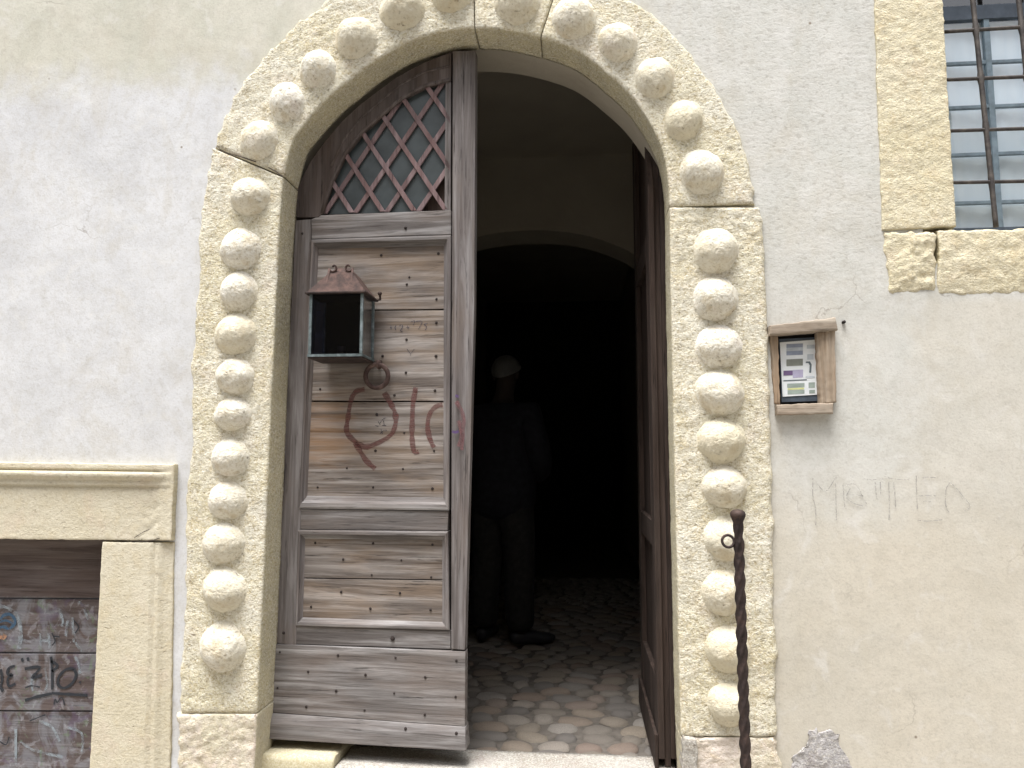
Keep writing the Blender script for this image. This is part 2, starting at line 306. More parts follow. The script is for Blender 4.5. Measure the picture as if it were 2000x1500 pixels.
def box(bm, x0, x1, y0, y1, z0, z1): prism(bm, [(x0, z0), (x1, z0), (x1, z1), (x0, z1)], y0, y1)
def tube(bm, pts, r, seg=10, close=False, caps=True):
    rings = []; n = len(pts); pts = [Vector(p) for p in pts]; rr = r if isinstance(r, list) else [r]*n
    t0 = (pts[1]-pts[0]).normalized(); ref = Vector((0, 0, 1)) if abs(t0.z) < .9 else Vector((1, 0, 0)); nrm = t0.cross(ref).normalized()
    for i, p in enumerate(pts):
        a = pts[(i-1) % n] if (close or i > 0) else p; b = pts[(i+1) % n] if (close or i < n-1) else p
        t = (b-a).normalized(); nrm = (nrm - t*nrm.dot(t)).normalized(); bi = t.cross(nrm)
        rings.append([bm.verts.new(p + (nrm*math.cos(2*math.pi*k/seg) + bi*math.sin(2*math.pi*k/seg))*rr[i]) for k in range(seg)])
    for i in range(n if close else n-1):
        A, B = rings[i], rings[(i+1) % n]
        for k in range(seg): bm.faces.new((A[k], A[(k+1) % seg], B[(k+1) % seg], B[k]))
    if caps and not close: bm.faces.new(rings[0][::-1]); bm.faces.new(rings[-1])
def ribbon_obj(name, strokes, width, mapper, mat, parent, yoff=-.0008):
    vs, fs = [], []
    for st in strokes:
        wd = width
        pts = [mapper(*p) for p in st]
        if len(pts) > 2:               # smooth
            q = []; pp = [pts[0]] + pts + [pts[-1]]
            for i in range(1, len(pp)-2):
                for t in (0, .25, .5, .75):
                    q.append(.5*((2*pp[i]) + (pp[i+1]-pp[i-1])*t + (2*pp[i-1]-5*pp[i]+4*pp[i+1]-pp[i+2])*t*t + (-pp[i-1]+3*pp[i]-3*pp[i+1]+pp[i+2])*t**3))
            q.append(pts[-1]); pts = q
        b = len(vs)
        for i, p in enumerate(pts):
            d = (pts[min(i+1, len(pts)-1)] - pts[max(i-1, 0)]); d.y = 0; d = d.normalized() if d.length > 0 else Vector((1, 0, 0))
            nrm = Vector((-d.z, 0, d.x)) * wd*.5*(.8+.4*noise.noise(p*40)); q = Vector((p.x, p.y+yoff, p.z))
            vs += [q+nrm, q-nrm]
        for i in range(len(pts)-1): fs.append((b+2*i, b+2*i+1, b+2*i+3, b+2*i+2))
    return raw(name, vs, fs, mat, parent)
def fr(p, s, o=3): return noise.fractal(Vector(p)*s, 1.0, 2.1, o)
def edges01(L, r, n):                   # samples 0..1 with extra lines near both ends
    e = [0, .12*r/L, .4*r/L, r/L] if r else [0]
    mid = [e[-1] + (1-2*e[-1])*i/n for i in range(1, n)]
    return e + mid + [1-t for t in e[::-1]]
def slab(name, px4, yf, yb, mat, parent, cell=.012, relief=None, rnd=.008, jit=.003, amp=.002, world=False, seed=0.0):
    """stone or plaster piece: TL,TR,BR,BL outline in photo pixels on the plane y=yf, roughened front, returns to yb"""
    TL, TR, BR, BL = [Vector((p[0], 0, p[1])) if world else Vector((P(*p, yf).x, 0, P(*p, yf).z)) for p in px4]
    W = ((TR-TL).length+(BR-BL).length)/2; Hh = ((BL-TL).length+(BR-TR).length)/2
    us = edges01(W, rnd, max(2, int(W/cell))); vs_ = edges01(Hh, rnd, max(2, int(Hh/cell)))
    V, Fc = [], []; nu, nv = len(us), len(vs_)
    for j, v in enumerate(vs_):
        for i, u in enumerate(us):
            p = (TL*(1-u)+TR*u)*(1-v) + (BL*(1-u)+BR*u)*v
            q = Vector((p.x+seed, seed, p.z)); be = min(u, 1-u)*W; bv = min(v, 1-v)*Hh
            fall = max(0, 1-min(be, bv)/.03)
            px_ = p.x + jit*.9*fr(q, 6)*fall + jit*fr(q+Vector((9, 0, 0)), 34)*fall; pz_ = p.z + jit*.9*fr(q+Vector((0, 0, 7)), 6)*fall + jit*fr(q+Vector((0, 9, 0)), 34)*fall
            dy = 0
            for d in (be, bv):
                if d < rnd: dy += rnd*(1-math.sqrt(max(0, 1-(1-d/rnd)**2)))
            dy += amp*(.7*fr(q, 10, 3) + .7*fr(q, 45, 3))
            if relief: dy += relief(u, v, px_, pz_)
            V.append((px_, yf+dy, pz_))
    for j in range(nv-1):
        for i in range(nu-1): a = j*nu+i; Fc.append((a, a+nu, a+nu+1, a+1))
    per = [i for i in range(nu)] + [j*nu+nu-1 for j in range(1, nv)] + [(nv-1)*nu+i for i in range(nu-2, -1, -1)] + [j*nu for j in range(nv-2, 0, -1)]
    b = len(V)
    for k in per: V.append((V[k][0], yb, V[k][2]))
    m = len(per)
    for k in range(m): k2 = (k+1) % m; Fc.append((per[k], per[k2], b+k2, b+k))
    Fc.append(tuple(b+k for k in range(m)))
    o = raw(name, V, Fc, mat, parent)
    bm = bmesh.new(); bm.from_mesh(o.data); bmesh.ops.recalc_face_normals(bm, faces=bm.faces[:]); bm.to_mesh(o.data); bm.free()
    for p in o.data.polygons: p.use_smooth = len(p.vertices) == 4 and abs(p.normal.y) > .3
    return o
def inside(poly, x, z):
    r = False; n = len(poly)
    for i in range(n):
        x1, z1 = poly[i]; x2, z2 = poly[(i+1) % n]
        if (z1 > z) != (z2 > z) and x < (x2-x1)*(z-z1)/(z2-z1)+x1: r = not r
    return r
def clip(poly, conv):                   # Sutherland-Hodgman, conv counter-clockwise
    out = poly
    for i in range(len(conv)):
        a, b = conv[i], conv[(i+1) % len(conv)]; inp, out = out, []
        side = lambda p: (b[0]-a[0])*(p[1]-a[1]) - (b[1]-a[1])*(p[0]-a[0])
        for k in range(len(inp)):
            p, q = inp[k], inp[(k+1) % len(inp)]; sp_, sq = side(p), side(q)
            if sp_ >= 0: out.append(p)
            if (sp_ >= 0) != (sq >= 0):
                t = sp_/(sp_-sq); out.append((p[0]+(q[0]-p[0])*t, p[1]+(q[1]-p[1])*t))
        if not out: return []
    return out
def area(p): return .5*sum(p[i][0]*p[(i+1) % len(p)][1]-p[(i+1) % len(p)][0]*p[i][1] for i in range(len(p)))

# ------------------------------------------------------------------ ground
GZ = -.42
bm = bmesh.new(); s_ = 60
vs = [bm.verts.new(p) for p in ((-s_, -s_, GZ), (s_, -s_, GZ), (s_, .05, GZ), (-s_, .05, GZ))]; bm.faces.new(vs)
tag(bmobj('street', bm, M['paving']), kind='structure')

# unseen houses added across the street to close off the lower half of the sky
def gridbox(bm, x0, x1, y0, y1, z0, z1):
    a = [bm.verts.new(p) for p in ((x0, y0, z0), (x1, y0, z0), (x1, y1, z0), (x0, y1, z0), (x0, y0, z1), (x1, y0, z1), (x1, y1, z1), (x0, y1, z1))]
    for f_ in ((0, 3, 2, 1), (4, 5, 6, 7), (0, 1, 5, 4), (1, 2, 6, 5), (2, 3, 7, 6), (3, 0, 4, 7)): bm.faces.new([a[i] for i in f_])
bm = bmesh.new(); gridbox(bm, -16, 16, -12, -6.5, GZ-.1, 5.2)
for wx in range(-14, 15, 4):
    for wz in (.9, 3.2):
        gridbox(bm, wx-.62, wx+.62, -6.499, -6.44, wz-.12, wz); gridbox(bm, wx-.5, wx-.02, -6.499, -6.46, wz+.001, wz+1.5); gridbox(bm, wx+.02, wx+.5, -6.499, -6.46, wz+.001, wz+1.5)
gridbox(bm, -16.3, 16.3, -12.3, -6.2, 5.2, 5.35)
tag(bmobj('added_opposite_houses', bm, M['inner_house']), kind='structure')

# ------------------------------------------------------------------ portal outline
INN = [((486, 1720), (322, 1720)), ((495, 1520), (338, 1520)), ((502, 1394), (346, 1394)), ((511, 1200), (356, 1220)), ((520, 1000), (364, 1000)), ((529, 800), (372, 800)), ((538, 600), (381, 610)), ((546, 430), (392, 400)),
 ((553, 345), (412, 286)), ((572, 276), (438, 225)), ((590, 249), (462, 180)), ((620, 213), (498, 130)), ((650, 183), (535, 90)), ((680, 159), (570, 55)), ((710, 135), (610, 20)), ((740, 114), (650, -10)), ((770, 96), (690, -35)), ((800, 81), (740, -58)), ((845, 66), (810, -80)), ((890, 57), (880, -92)),
 ((927, 54), (924, -95)), ((990, 58), (1010, -90)), ((1056, 72), (1102, -70)), ((1112, 91), (1175, -40)), ((1147, 112), (1230, -5)), ((1182, 140), (1285, 35)), ((1217, 171), (1335, 85)), ((1245, 203), (1378, 140)), ((1270, 240), (1415, 200)), ((1287, 276), (1445, 265)), ((1298, 308), (1462, 310)), ((1305, 350), (1470, 352)), ((1308, 404), (1473, 398)),
 ((1309, 500), (1494, 500)), ((1313, 700), (1503, 700)), ((1317, 900), (1508, 900)), ((1322, 1100), (1512, 1100)), ((1326, 1300), (1517, 1300)), ((1330, 1440), (1520, 1440)), ((1333, 1520), (1522, 1520)), ((1338, 1720), (1528, 1720))]
HF = .022                                # how far the stones stand proud of the plaster
REV = .135                                # depth of the reveal
def catmull(pts, sub):
    if len(pts) == 2: pts = [pts[0], pts[1]]
    pp = [2*pts[0]-pts[1]] + pts + [2*pts[-1]-pts[-2]]; out = []
    for i in range(1, len(pp)-2):
        for k in range(sub):
            t = k/sub
            out.append(.5*((2*pp[i]) + (pp[i+1]-pp[i-1])*t + (2*pp[i-1]-5*pp[i]+4*pp[i+1]-pp[i+2])*t*t + (-pp[i-1]+3*pp[i]-3*pp[i+1]+pp[i+2])*t**3))
    out.append(pts[-1]); return out
inner_w = [P(*a, -HF) for a, b in INN]; outer_w = [P(*b, -HF) for a, b in INN]
portal = thing('stone_portal', 'round-arched pale yellow stone portal studded with egg-like bosses around the open doorway', 'portal', (0, 0, GZ))
off = Vector((0, 0, -GZ))                # parts are modelled in world coordinates, the empty stands on the street
def root(o, t): o.parent = t; o.matrix_parent_inverse = t.matrix_world.inverted(); return o
def place(o, t): o.parent = t; o.location = -Vector(t.location); return o
def block(i0, i1, mat, rough_outer=.009, trim0=.0015, trim1=.0015, outer_fix=None, seed=0.0, amp=.003):
    I = [v.copy() for v in inner_w[i0:i1+1]]; O = [v.copy() for v in outer_w[i0:i1+1]]
    if outer_fix: O[0] = P(*outer_fix, -HF)
    segl = sum((I[k+1]-I[k]).length for k in range(len(I)-1)) / (len(I)-1)
    sub = max(2, int(segl/.011)); Ic, Oc = catmull(I, sub), catmull(O, sub)
    def trim(L, d0, d1):
        a = (L[1]-L[0]).normalized()*d0; b = (L[-2]-L[-1]).normalized()*d1; L[0] = L[0]+a; L[-1] = L[-1]+b
    trim(Ic, trim0, trim1); trim(Oc, trim0, trim1)
    V, Fc, NF = [], [], 34
    n = len(Ic)
    for r in range(n):
        a, o_ = Ic[r], Oc[r]; d = (a-o_); Wd = d.length; d.normalize(); q0 = Vector((o_.x+seed, seed, o_.z))
        oj = rough_outer*(1.6*fr(q0, 7, 3) + 1.0*fr(q0+Vector((3, 3, 3)), 26, 3)); o2 = o_ + d*oj
        qi = Vector((a.x+seed, seed+5, a.z)); a2 = a + d*(.0016*fr(qi, 14, 3) + .0008*fr(qi, 60, 2)); chip = max(0, fr(qi, 5, 3)-.25)*.02
        endr = min(r, n-1-r); er = .004 if endr == 0 else 0
        row = [(o2.x, .035, o2.z), (o2.x, -HF*.2, o2.z)]
        L = (a2-o2).length
        for k in range(NF+1):
            t = k/NF; p = o2 + (a2-d*(.008+chip)-o2)*t; q = Vector((p.x+seed, seed, p.z))
            nz = amp*(.9*fr(q, 9, 3) + .8*fr(q, 38, 3) + .55*fr(q, 90, 2)) ; edge = t*L; ro = 0
            if edge < .014: ro = .014*(1-math.sqrt(max(0, 1-(1-edge/.014)**2)))
            row.append((p.x, -HF + nz + ro + er, p.z))
        for t, yy in ((.003+chip*.4, -HF+.0025), (0.0008, -HF+.007), (0, -HF+.014)): p = a2-d*t; row.append((p.x, yy+er, p.z))
        for k in range(1, 9): row.append((a2.x + d.x*.0015*fr(qi+Vector((0, k*.2, 0)), 9), -HF+.014+(REV+HF-.014)*k/8, a2.z + d.z*.0015*fr(qi+Vector((0, k*.2, 0)), 9)))
        ob = a2 - d*.05; row.append((ob.x, REV, ob.z))
        V += row
    m = len(V)//n
    for r in range(n-1):
        for k in range(m-1): p = r*m+k; Fc.append((p, p+1, p+m+1, p+m))
    Fc.append(tuple(range(m))); Fc.append(tuple(range((n-1)*m, n*m))[::-1])
    o = raw('stone_block', V, Fc, mat); bm = bmesh.new(); bm.from_mesh(o.data); bmesh.ops.recalc_face_normals(bm, faces=bm.faces[:]); bm.to_mesh(o.data); bm.free()
    for p in o.data.polygons: p.use_smooth = len(p.vertices) == 4
    return place(o, portal)
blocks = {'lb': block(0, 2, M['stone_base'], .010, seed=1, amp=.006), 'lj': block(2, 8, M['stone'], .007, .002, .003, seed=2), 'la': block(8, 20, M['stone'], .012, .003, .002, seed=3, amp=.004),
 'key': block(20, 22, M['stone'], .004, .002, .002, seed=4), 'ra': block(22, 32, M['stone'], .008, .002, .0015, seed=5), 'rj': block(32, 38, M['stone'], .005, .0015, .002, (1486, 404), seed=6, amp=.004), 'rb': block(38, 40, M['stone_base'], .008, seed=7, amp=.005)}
blocks['lb']['label'] = 'pinkish worn base block'; blocks['key']['label'] = 'keystone between two thin joints'
# bosses: a few carved lumps, copied round the arch
def boss_mesh(seed, flat=.78):
    V, Fc = [], []; rings, seg = 20, 48
    for i in range(rings+1):
        th = math.pi/2*i/rings
        for k in range(seg):
            ph = 2*math.pi*k/seg; dirv = Vector((math.sin(th)*math.cos(ph), -math.cos(th), math.sin(th)*math.sin(ph)))
            q = dirv*1.0 + Vector((seed*7.1, 0, seed)); r = 1 + .06*fr(q, 1.2, 2) + .022*fr(q, 4, 3) + .020*fr(q, 15, 3)
            pit = fr(q+Vector((4, 4, 4)), 7, 2)
            if pit > .5: r -= (pit-.5)*.10
            fl = max(0, (th-R(66))/R(24)); e_ = r*(1+.16*fl*fl)
            V.append((dirv.x*e_, dirv.y*r*flat, dirv.z*e_))
            if i == 0: break
    def idx(i, k): return 0 if i == 0 else 1+(i-1)*seg+(k % seg)
    for k in range(seg): Fc.append((0, idx(1, k+1), idx(1, k)))
    for i in range(1, rings):
        for k in range(seg): Fc.append((idx(i, k), idx(i, k+1), idx(i+1, k+1), idx(i+1, k)))
    b = len(V)
    for k in range(seg): x_, y_, z_ = V[idx(rings, k)]; V.append((x_*1.06, .35, z_*1.06))
    for k in range(seg): Fc.append((idx(rings, k), idx(rings, k+1), b+(k+1) % seg, b+k))
    me = bpy.data.meshes.new('boss'); me.from_pydata(V, [], Fc); me.update(); me.materials.append(M['boss']); me.shade_smooth(); return me
bmeshes = [boss_mesh(s, f) for s, f in ((1, .8), (2, .72), (3, .85), (4, .78), (5, .7), (6, .82))]
BOSS = {'lj': [(427, 1268, 43, 46), (430, 1154, 41, 42), (427, 1063, 40, 38), (436, 978, 37, 36), (443, 893, 36, 36), (447, 808, 35, 31), (451, 733, 36, 34), (453, 650, 39, 38), (459, 565, 35, 36), (463, 482, 38, 38), (481, 378, 37, 36)],
 'la': [(500, 267, 35, 37), (553, 192, 33, 37), (615, 128, 34, 36), (690, 66, 39, 38), (782, 8, 42, 40), (880, -30, 42, 42)],
 'key': [(1008, -6, 42, 42)],
 'ra': [(1121, 26, 41, 40), (1207, 74, 36, 38), (1281, 144, 37, 38), (1338, 228, 36, 38), (1373, 330, 41, 42)],
 'rj': [(1401, 485, 42, 42), (1400, 580, 42, 40), (1407, 675, 44, 40), (1409, 765, 46, 42), (1412, 860, 45, 42), (1418, 952, 42, 40), (1420, 1055, 40, 42), (1416, 1160, 40, 44), (1425, 1272, 42, 44), (1427, 1380, 40, 42)]}
bi = 0
for k_, lst in BOSS.items():
    for (bx, by, rx, ry) in lst:
        o = bpy.data.objects.new('boss', bmeshes[(bi*5+bi//3) % 6]); col.objects.link(o); o.parent = blocks[k_]
        c_ = P(bx, by, -HF-.03); c1 = P(bx+rx, by, -HF-.03); c2 = P(bx, by+ry, -HF-.03)
        ra, rb = (c1-c_).length, (c2-c_).length
        o.location = (c_.x, -HF+.004, c_.z); o.scale = (ra*.97, (ra+rb)/2*1.0, rb*.97); o.rotation_euler = (0, [0, .4, 2.9, 3.3, -.4][bi % 5], 0); bi += 1
# open cracks running into the stone at the left springer
def crack(pts, y, wdt, par):
    vs, fs = [], []
    for i, (a, b) in enumerate(pts):
        p = P(a, b, y); wv_ = wdt*(.6+.8*abs(noise.noise(Vector((a*.05, b*.05, 3)))))
        vs += [(p.x, y, p.z+wv_/2), (p.x, y, p.z-wv_/2)]
    for i in range(len(pts)-1): fs.append((2*i, 2*i+1, 2*i+3, 2*i+2))
    return place(raw('crack', vs, fs, M['crack']), par)
crack([(424, 284), (430, 292), (445, 299), (470, 306), (500, 316)], -HF-.0035, .006, portal)
crack([(524, 327), (540, 336), (553, 345)], -HF-.0035, .007, portal)

# ------------------------------------------------------------------ the house wall
wall = thing('house_wall', 'old patched grey and beige plaster house wall around the portal and windows', 'wall', (0, 0, GZ))
mid = [((inner_w[i]+outer_w[i])*.5) for i in range(len(inner_w))]; midp = [(v.x, v.z) for v in mid]
SH = dict(x=P(245, 1200).x, z=P(100, 1000).z); WN = dict(x0=P(1790, 300).x, z0=P(1900, 510).z)
WX1, WZ1 = P(2300, 300).x, P(1900, -260).z
nich = [XZ(1517, 646), XZ(1606, 640), XZ(1610, 792), XZ(1520, 794)]
def hole(x, z):
    if inside(midp, x, z): return True
    if x < SH['x'] and z < SH['z'] and x > -3.2: return True
    if WN['x0'] < x < WX1 and WN['z0'] < z < WZ1: return True
    return inside(nich, x, z)
def lines(a, b, c_, d, fine, coarse):
    out = []; t = a
    while t < b: out.append(t); t += coarse
    t = b
    while t < c_: out.append(t); t += fine
    t = c_
    while t < d: out.append(t); t += coarse
    out.append(d); return out
gx = lines(-5, -2.45, 2.3, 5, .02, .3); gz = lines(GZ-.03, GZ, 3.25, 6.5, .02, .3)
V, Fc, idx = [], [], {}
def vid(i, j):
    if (i, j) not in idx:
        x_, z_ = gx[i], gz[j]; q = Vector((x_, 0, z_))
        yy = .006*fr(q, 1.1, 2) + .0010*fr(q, 7, 2) + .0004*fr(q, 28, 2)
        idx[(i, j)] = len(V); V.append((x_, yy, z_))
    return idx[(i, j)]
for i in range(len(gx)-1):
    for j in range(len(gz)-1):
        cx_, cz_ = (gx[i]+gx[i+1])/2, (gz[j]+gz[j+1])/2
        if not hole(cx_, cz_): Fc.append((vid(i, j), vid(i+1, j), vid(i+1, j+1), vid(i, j+1)))
place(raw('plaster', V, Fc, M['plaster'], None, True), wall)
# masonry core behind the plaster, with real openings
def core(name, outer, holes, y0, y1, mat, par):
    loops = [outer]+holes; tris = tessellate_polygon([[Vector((p[0], p[1], 0)) for p in l] for l in loops]); flat = [p for l in loops for p in l]
    n = len(flat); V = [(p[0], y0, p[1]) for p in flat] + [(p[0], y1, p[1]) for p in flat]; Fc = [tuple(t) for t in tris] + [tuple(n+k for k in t[::-1]) for t in tris]; b = 0
    for l in loops:
        m = len(l)
        for k in range(m): a, c_ = b+k, b+(k+1) % m; Fc.append((a, c_, n+c_, n+a))
        b += m
    o = raw(name, V, Fc, mat); bm = bmesh.new(); bm.from_mesh(o.data); bmesh.ops.recalc_face_normals(bm, faces=bm.faces[:]); bm.to_mesh(o.data); bm.free()
    return place(o, par)
hole_in = []
_ii, _oo = catmull(inner_w[1:-1], 4), catmull(outer_w[1:-1], 4)
for a_, b_ in zip(_ii, _oo):
    d = (b_-a_).normalized(); p = a_ + d*.012; hole_in.append((p.x, p.z))
zb = -.30
hole_in = [(hole_in[0][0], zb)] + hole_in[1:-1] + [(hole_in[-1][0], zb)]
sx1 = P(205, 1200, .03).x; sz1 = P(100, 1045, .03).z
wx0 = P(1835, 250, .03).x; wz0 = P(1950, 452, .03).z
core('masonry_core', [(-5, GZ-.05), (5, GZ-.05), (5, 6.5), (-5, 6.5)], [hole_in, [(-3.05, GZ+.02), (sx1, GZ+.02), (sx1, sz1), (-3.05, sz1)], [(wx0, wz0), (WX1-.06, wz0), (WX1-.06, WZ1-.06), (wx0, WZ1-.06)]], .038, .33, M['inner'], wall)
# scratched name, faint lines in the plaster
def zm(ox, oy, s, Y=-.004): return lambda a, b: P(ox+a/s, oy+b/s, Y)
ribbon_obj('scratched_lettering', [[(155, 185), (152, 370), (183, 520), (185, 700)], [(185, 225), (290, 335), (390, 200), (415, 180)], [(400, 250), (405, 450), (410, 640)],
 [(480, 260), (490, 400), (500, 500)], [(500, 270), (590, 250), (650, 300), (700, 400), (745, 480)], [(520, 360), (600, 368), (700, 382)], [(560, 300), (520, 400), (620, 470), (700, 490)],
 [(690, 178), (760, 205), (920, 196)], [(830, 230), (838, 330), (850, 420)], [(885, 230), (890, 360)], [(930, 172), (1040, 198), (1200, 203)], [(975, 230), (985, 420), (980, 640)], [(1030, 230), (1045, 380), (1050, 500)],
 [(1275, 160), (1280, 340), (1288, 520)], [(1330, 188), (1400, 180), (1485, 182)], [(1280, 385), (1380, 378), (1500, 382)], [(1290, 645), (1400, 655), (1560, 640)], [(1350, 440), (1440, 445)],
 [(1645, 235), (1602, 300), (1592, 420), (1600, 500), (1632, 560)], [(1650, 240), (1720, 310), (1790, 395), (1860, 490), (1800, 545)]], .0042, zm(1560, 900, 5.556), M['scratch'], None, 0)
place(bpy.data.objects['scratched_lettering'], wall)
for i_, (nx, nz_) in enumerate([(1648, 629)]):
    bm = bmesh.new(); p = P(nx, nz_, -.006); tube(bm, [(p.x, .01, p.z), (p.x, -.012, p.z)], .006, 8); place(bmobj('wall_nail', bm, M['nail'], None, True), wall)

# cement lump
tag(slab('cement_lump', [(1582, 1424), (1630, 1426), (1790, 1760), (1425, 1760)], -.003, .02, M['cement'], None, .008,
    lambda u, v, x, z: -.006*math.sin(math.pi*u)*min(1, v*3) - .004*fr((x, 3, z), 14, 3), .003, .022, .004, seed=3), 'rough grey cement lump at the foot of the wall, right of the twisted iron post', 'cement lump')

# ------------------------------------------------------------------ left side doorway
shop = thing('side_doorway', 'low moulded stone surround of the graffiti covered board door at lower left', 'door surround', (P(100, 1100).x, 0, GZ))
def lintel_prof(u, v, x, z):
    py = 905 + v*150; er = min(1, max(0, (1-u)*340/18))      # moulding dies out at the damaged end
    if py < 918: d = -.012
    elif py < 922: d = -.004
    elif py < 931: d = -.026
    elif py < 941: d = -.026 + .022*(py-931)/10
    elif py < 950: d = -.010
    elif py < 954: d = .002
    else: d = 0
    return d*er + max(0, -fr((x, 1, z), 10, 3)-.3)*.012*(1 if (1-u) < .12 else .15)
place(slab('lintel', [(-420, 897), (340, 907), (334, 1056), (-420, 1050)], -.028, .12, M['stone_shop'], None, .0065, lintel_prof, .004, .002, .0012, seed=31), shop)
def jamb_prof(u, v, x, z):
    if u < .72: return 0
    if u < .76: return .008
    if u < .86: return .004
    if u < .90: return .014
    return .018
place(slab('jamb', [(199, 1058), (334, 1060), (322, 1780), (158, 1780)], -.026, .12, M['stone_shop'], None, .009, jamb_prof, .005, .002, .0012, seed=33), shop)
place(slab('jamb', [(-560, 1056), (-420, 1054), (-400, 1780), (-560, 1780)], -.026, .12, M['stone_shop'], None, .03, None, .005, .002, .0012, seed=35), shop)
crack([(262, 1051), (270, 1045), (282, 1038), (292, 1034)], -.030, .004, shop); crack([(258, 1059), (275, 1058), (300, 1055), (312, 1051)], -.0295, .004, shop)
board_door = thing('board_door', 'brown board door covered in scrubbed graffiti, at lower left beside the portal', 'door', (P(100, 1100).x, .11, GZ))
YB = .10
rows = [(1030, 1165), (1168, 1272), (1275, 1385), (1388, 1500), (1503, 1610), (1613, 1760)]
for k, (a, b) in enumerate(rows):
    def q(px, py): p = P(px, py, YB); return (p.x, p.z)
    yk = YB + (0, .002, -.001, .001, 0, 0)[k]
    place(prism_obj('board', [q(-520, b), q(216, b+3), q(216, a+3), q(-520, a)], yk, yk+.03, M['shop_wood'], None, .0025), board_door)
zz3 = zm(0, 1040, 3.26, YB-.003)
def shop_ribbon(st, wd, mt, nm='graffiti_stroke', yo=0):
    place(ribbon_obj(nm, st, wd, zz3, mt, None, yo), board_door)
shop_ribbon([[(0, 470), (50, 480), (100, 520), (125, 580), (132, 660), (120, 740)]], .020, M['tag_pale'])
shop_ribbon([[(0, 560), (20, 530), (60, 520), (90, 545), (95, 580), (60, 610), (20, 600), (-10, 610)], [(-10, 570), (40, 560), (80, 580)]], .014, M['tag_blue'], yo=-.0006)
shop_ribbon([[(-10, 660), (20, 670), (35, 650)]], .02, M['tag_orange'])
shop_ribbon([[(460, 540), (465, 620), (470, 700)], [(500, 440), (530, 470), (560, 560)], [(255, 640), (260, 740)], [(310, 640), (315, 740)], [(255, 690), (310, 690)], [(370, 480), (400, 560), (390, 600)], [(430, 560), (420, 660)], [(480, 700), (520, 760)],
   [(210, 900), (200, 960), (210, 1010)], [(285, 860), (300, 960), (290, 1010)], [(480, 790), (500, 840), (510, 900)], [(250, 1200), (330, 1240), (380, 1330)], [(430, 1240), (520, 1280), (520, 1400)], [(130, 1330), (200, 1380), (280, 1400)], [(100, 1250), (100, 1480)], [(260, 1400), (400, 1430)]], .013, M['tag_pale'])
shop_ribbon([[(330, 640), (350, 690), (330, 720)], [(340, 660), (380, 665)], [(470, 560), (500, 600), (480, 640)]], .007, M['tag_black'])
shop_ribbon([[(95, 850), (60, 862), (48, 900), (78, 908), (50, 930), (58, 978), (98, 962)], [(140, 800), (146, 822)], [(176, 795), (182, 818)], [(158, 868), (255, 858), (205, 925), (268, 905)], [(325, 790), (333, 880), (333, 1000)], [(325, 818), (368, 848), (332, 884)],
   [(470, 868), (420, 872), (375, 920), (372, 970), (410, 990), (460, 960), (486, 905), (470, 868)], [(505, 950), (515, 958)], [(5, 870), (14, 930), (6, 985), (22, 1010)], [(160, 1068), (240, 1045), (330, 1026)], [(330, 1022), (440, 1030), (558, 1036)]], .0135, M['tag_black'], 'graffiti_lettering', -.001)
shop_ribbon([[(345, 1095), (352, 1060), (366, 1082), (386, 1052), (402, 1060), (410, 1098)], [(160, 990), (200, 975), (255, 985)], [(190, 1200), (250, 1175), (290, 1160)], [(0, 1330), (40, 1350), (60, 1300)]], .006, M['tag_black'], 'graffiti_lettering', -.001)

# ------------------------------------------------------------------ right window
win = thing('barred_window', 'barred window in a yellow stone surround with white curtained panes at upper right', 'window', (P(2000, 300).x, 0, P(1900, 440).z))
place(slab('jamb', [(1697, -330), (1822, -330), (1868, 442), (1724, 449)], -.008, .14, M['stone_win'], None, .009, None, .004, .003, .004, seed=41), win)
place(slab('sill', [(1726, 452), (1829, 450), (1832, 566), (1738, 572)], -.012, .10, M['stone_win'], None, .008, lambda u, v, x, z: .006*v*v + .004*fr((x, 9, z), 22, 3), .014, .009, .006, seed=43), win)
place(slab('sill', [(1832, 449), (2330, 438), (2330, 566), (1834, 576)], -.012, .14, M['stone_win'], None, .009, lambda u, v, x, z: .010*v**3 + .003*fr((x, 9, z), 20, 3), .010, .006, .004, seed=45), win)
place(slab('jamb', [(2230, -330), (2360, -330), (2370, 436), (2250, 437)], -.016, .14, M['stone_win'], None, .03, None, .007, .004, .004, seed=47), win)
place(slab('lintel', [(1690, -460), (2360, -470), (2360, -333), (1695, -333)], -.016, .14, M['stone_win'], None, .03, None, .007, .004, .004, seed=49), win)
xa, xb_ = P(1830, 200, .1).x, P(2260, 200, .1).x; za, zb_ = P(1950, 447, .1).z, P(1950, -340, .1).z
YG = .045
def bar_v(pxt, pxb, lab='grille_bar'):
    a, b = P(pxt, 0, YG), P(pxb, 440, YG); d = (a-b)/(a.z-b.z); top = b + d*(zb_-b.z); bot = b + d*(za-.01-b.z)
    bm = bmesh.new(); pts = [bot + (top-bot)*t for t in [i/60 for i in range(61)]]; hz = [P(1900, y_, YG).z for y_ in (-235, -137, -40, 58, 153, 252, 354)]
    rr = [.0092 + .004*max(0, 1-min(abs(p.z-h_) for h_ in hz)/.022) + .0005*fr(p, 30) for p in pts]
    tube(bm, pts, rr, 8); place(bmobj(lab, bm, M['grille'], None, True), win)
for a_, b_ in ((1900, 1945), (1990, 2035), (2078, 2124), (2166, 2212)): bar_v(a_, b_)
for yl, yr in ((-235, -262), (-137, -160), (-38, -55), (62, 47), (156, 146), (256, 248), (357, 352)):
    a, b = P(1845 if yl > 0 else 1815, yl, YG), P(2250, yr - (yl-yr)*.6, YG)
    bm = bmesh.new(); pts = [a+(b-a)*(i/20) for i in range(21)]; tube(bm, pts, .0072, 8); place(bmobj('grille_bar', bm, M['grille'], None, True), win)
YS = .155
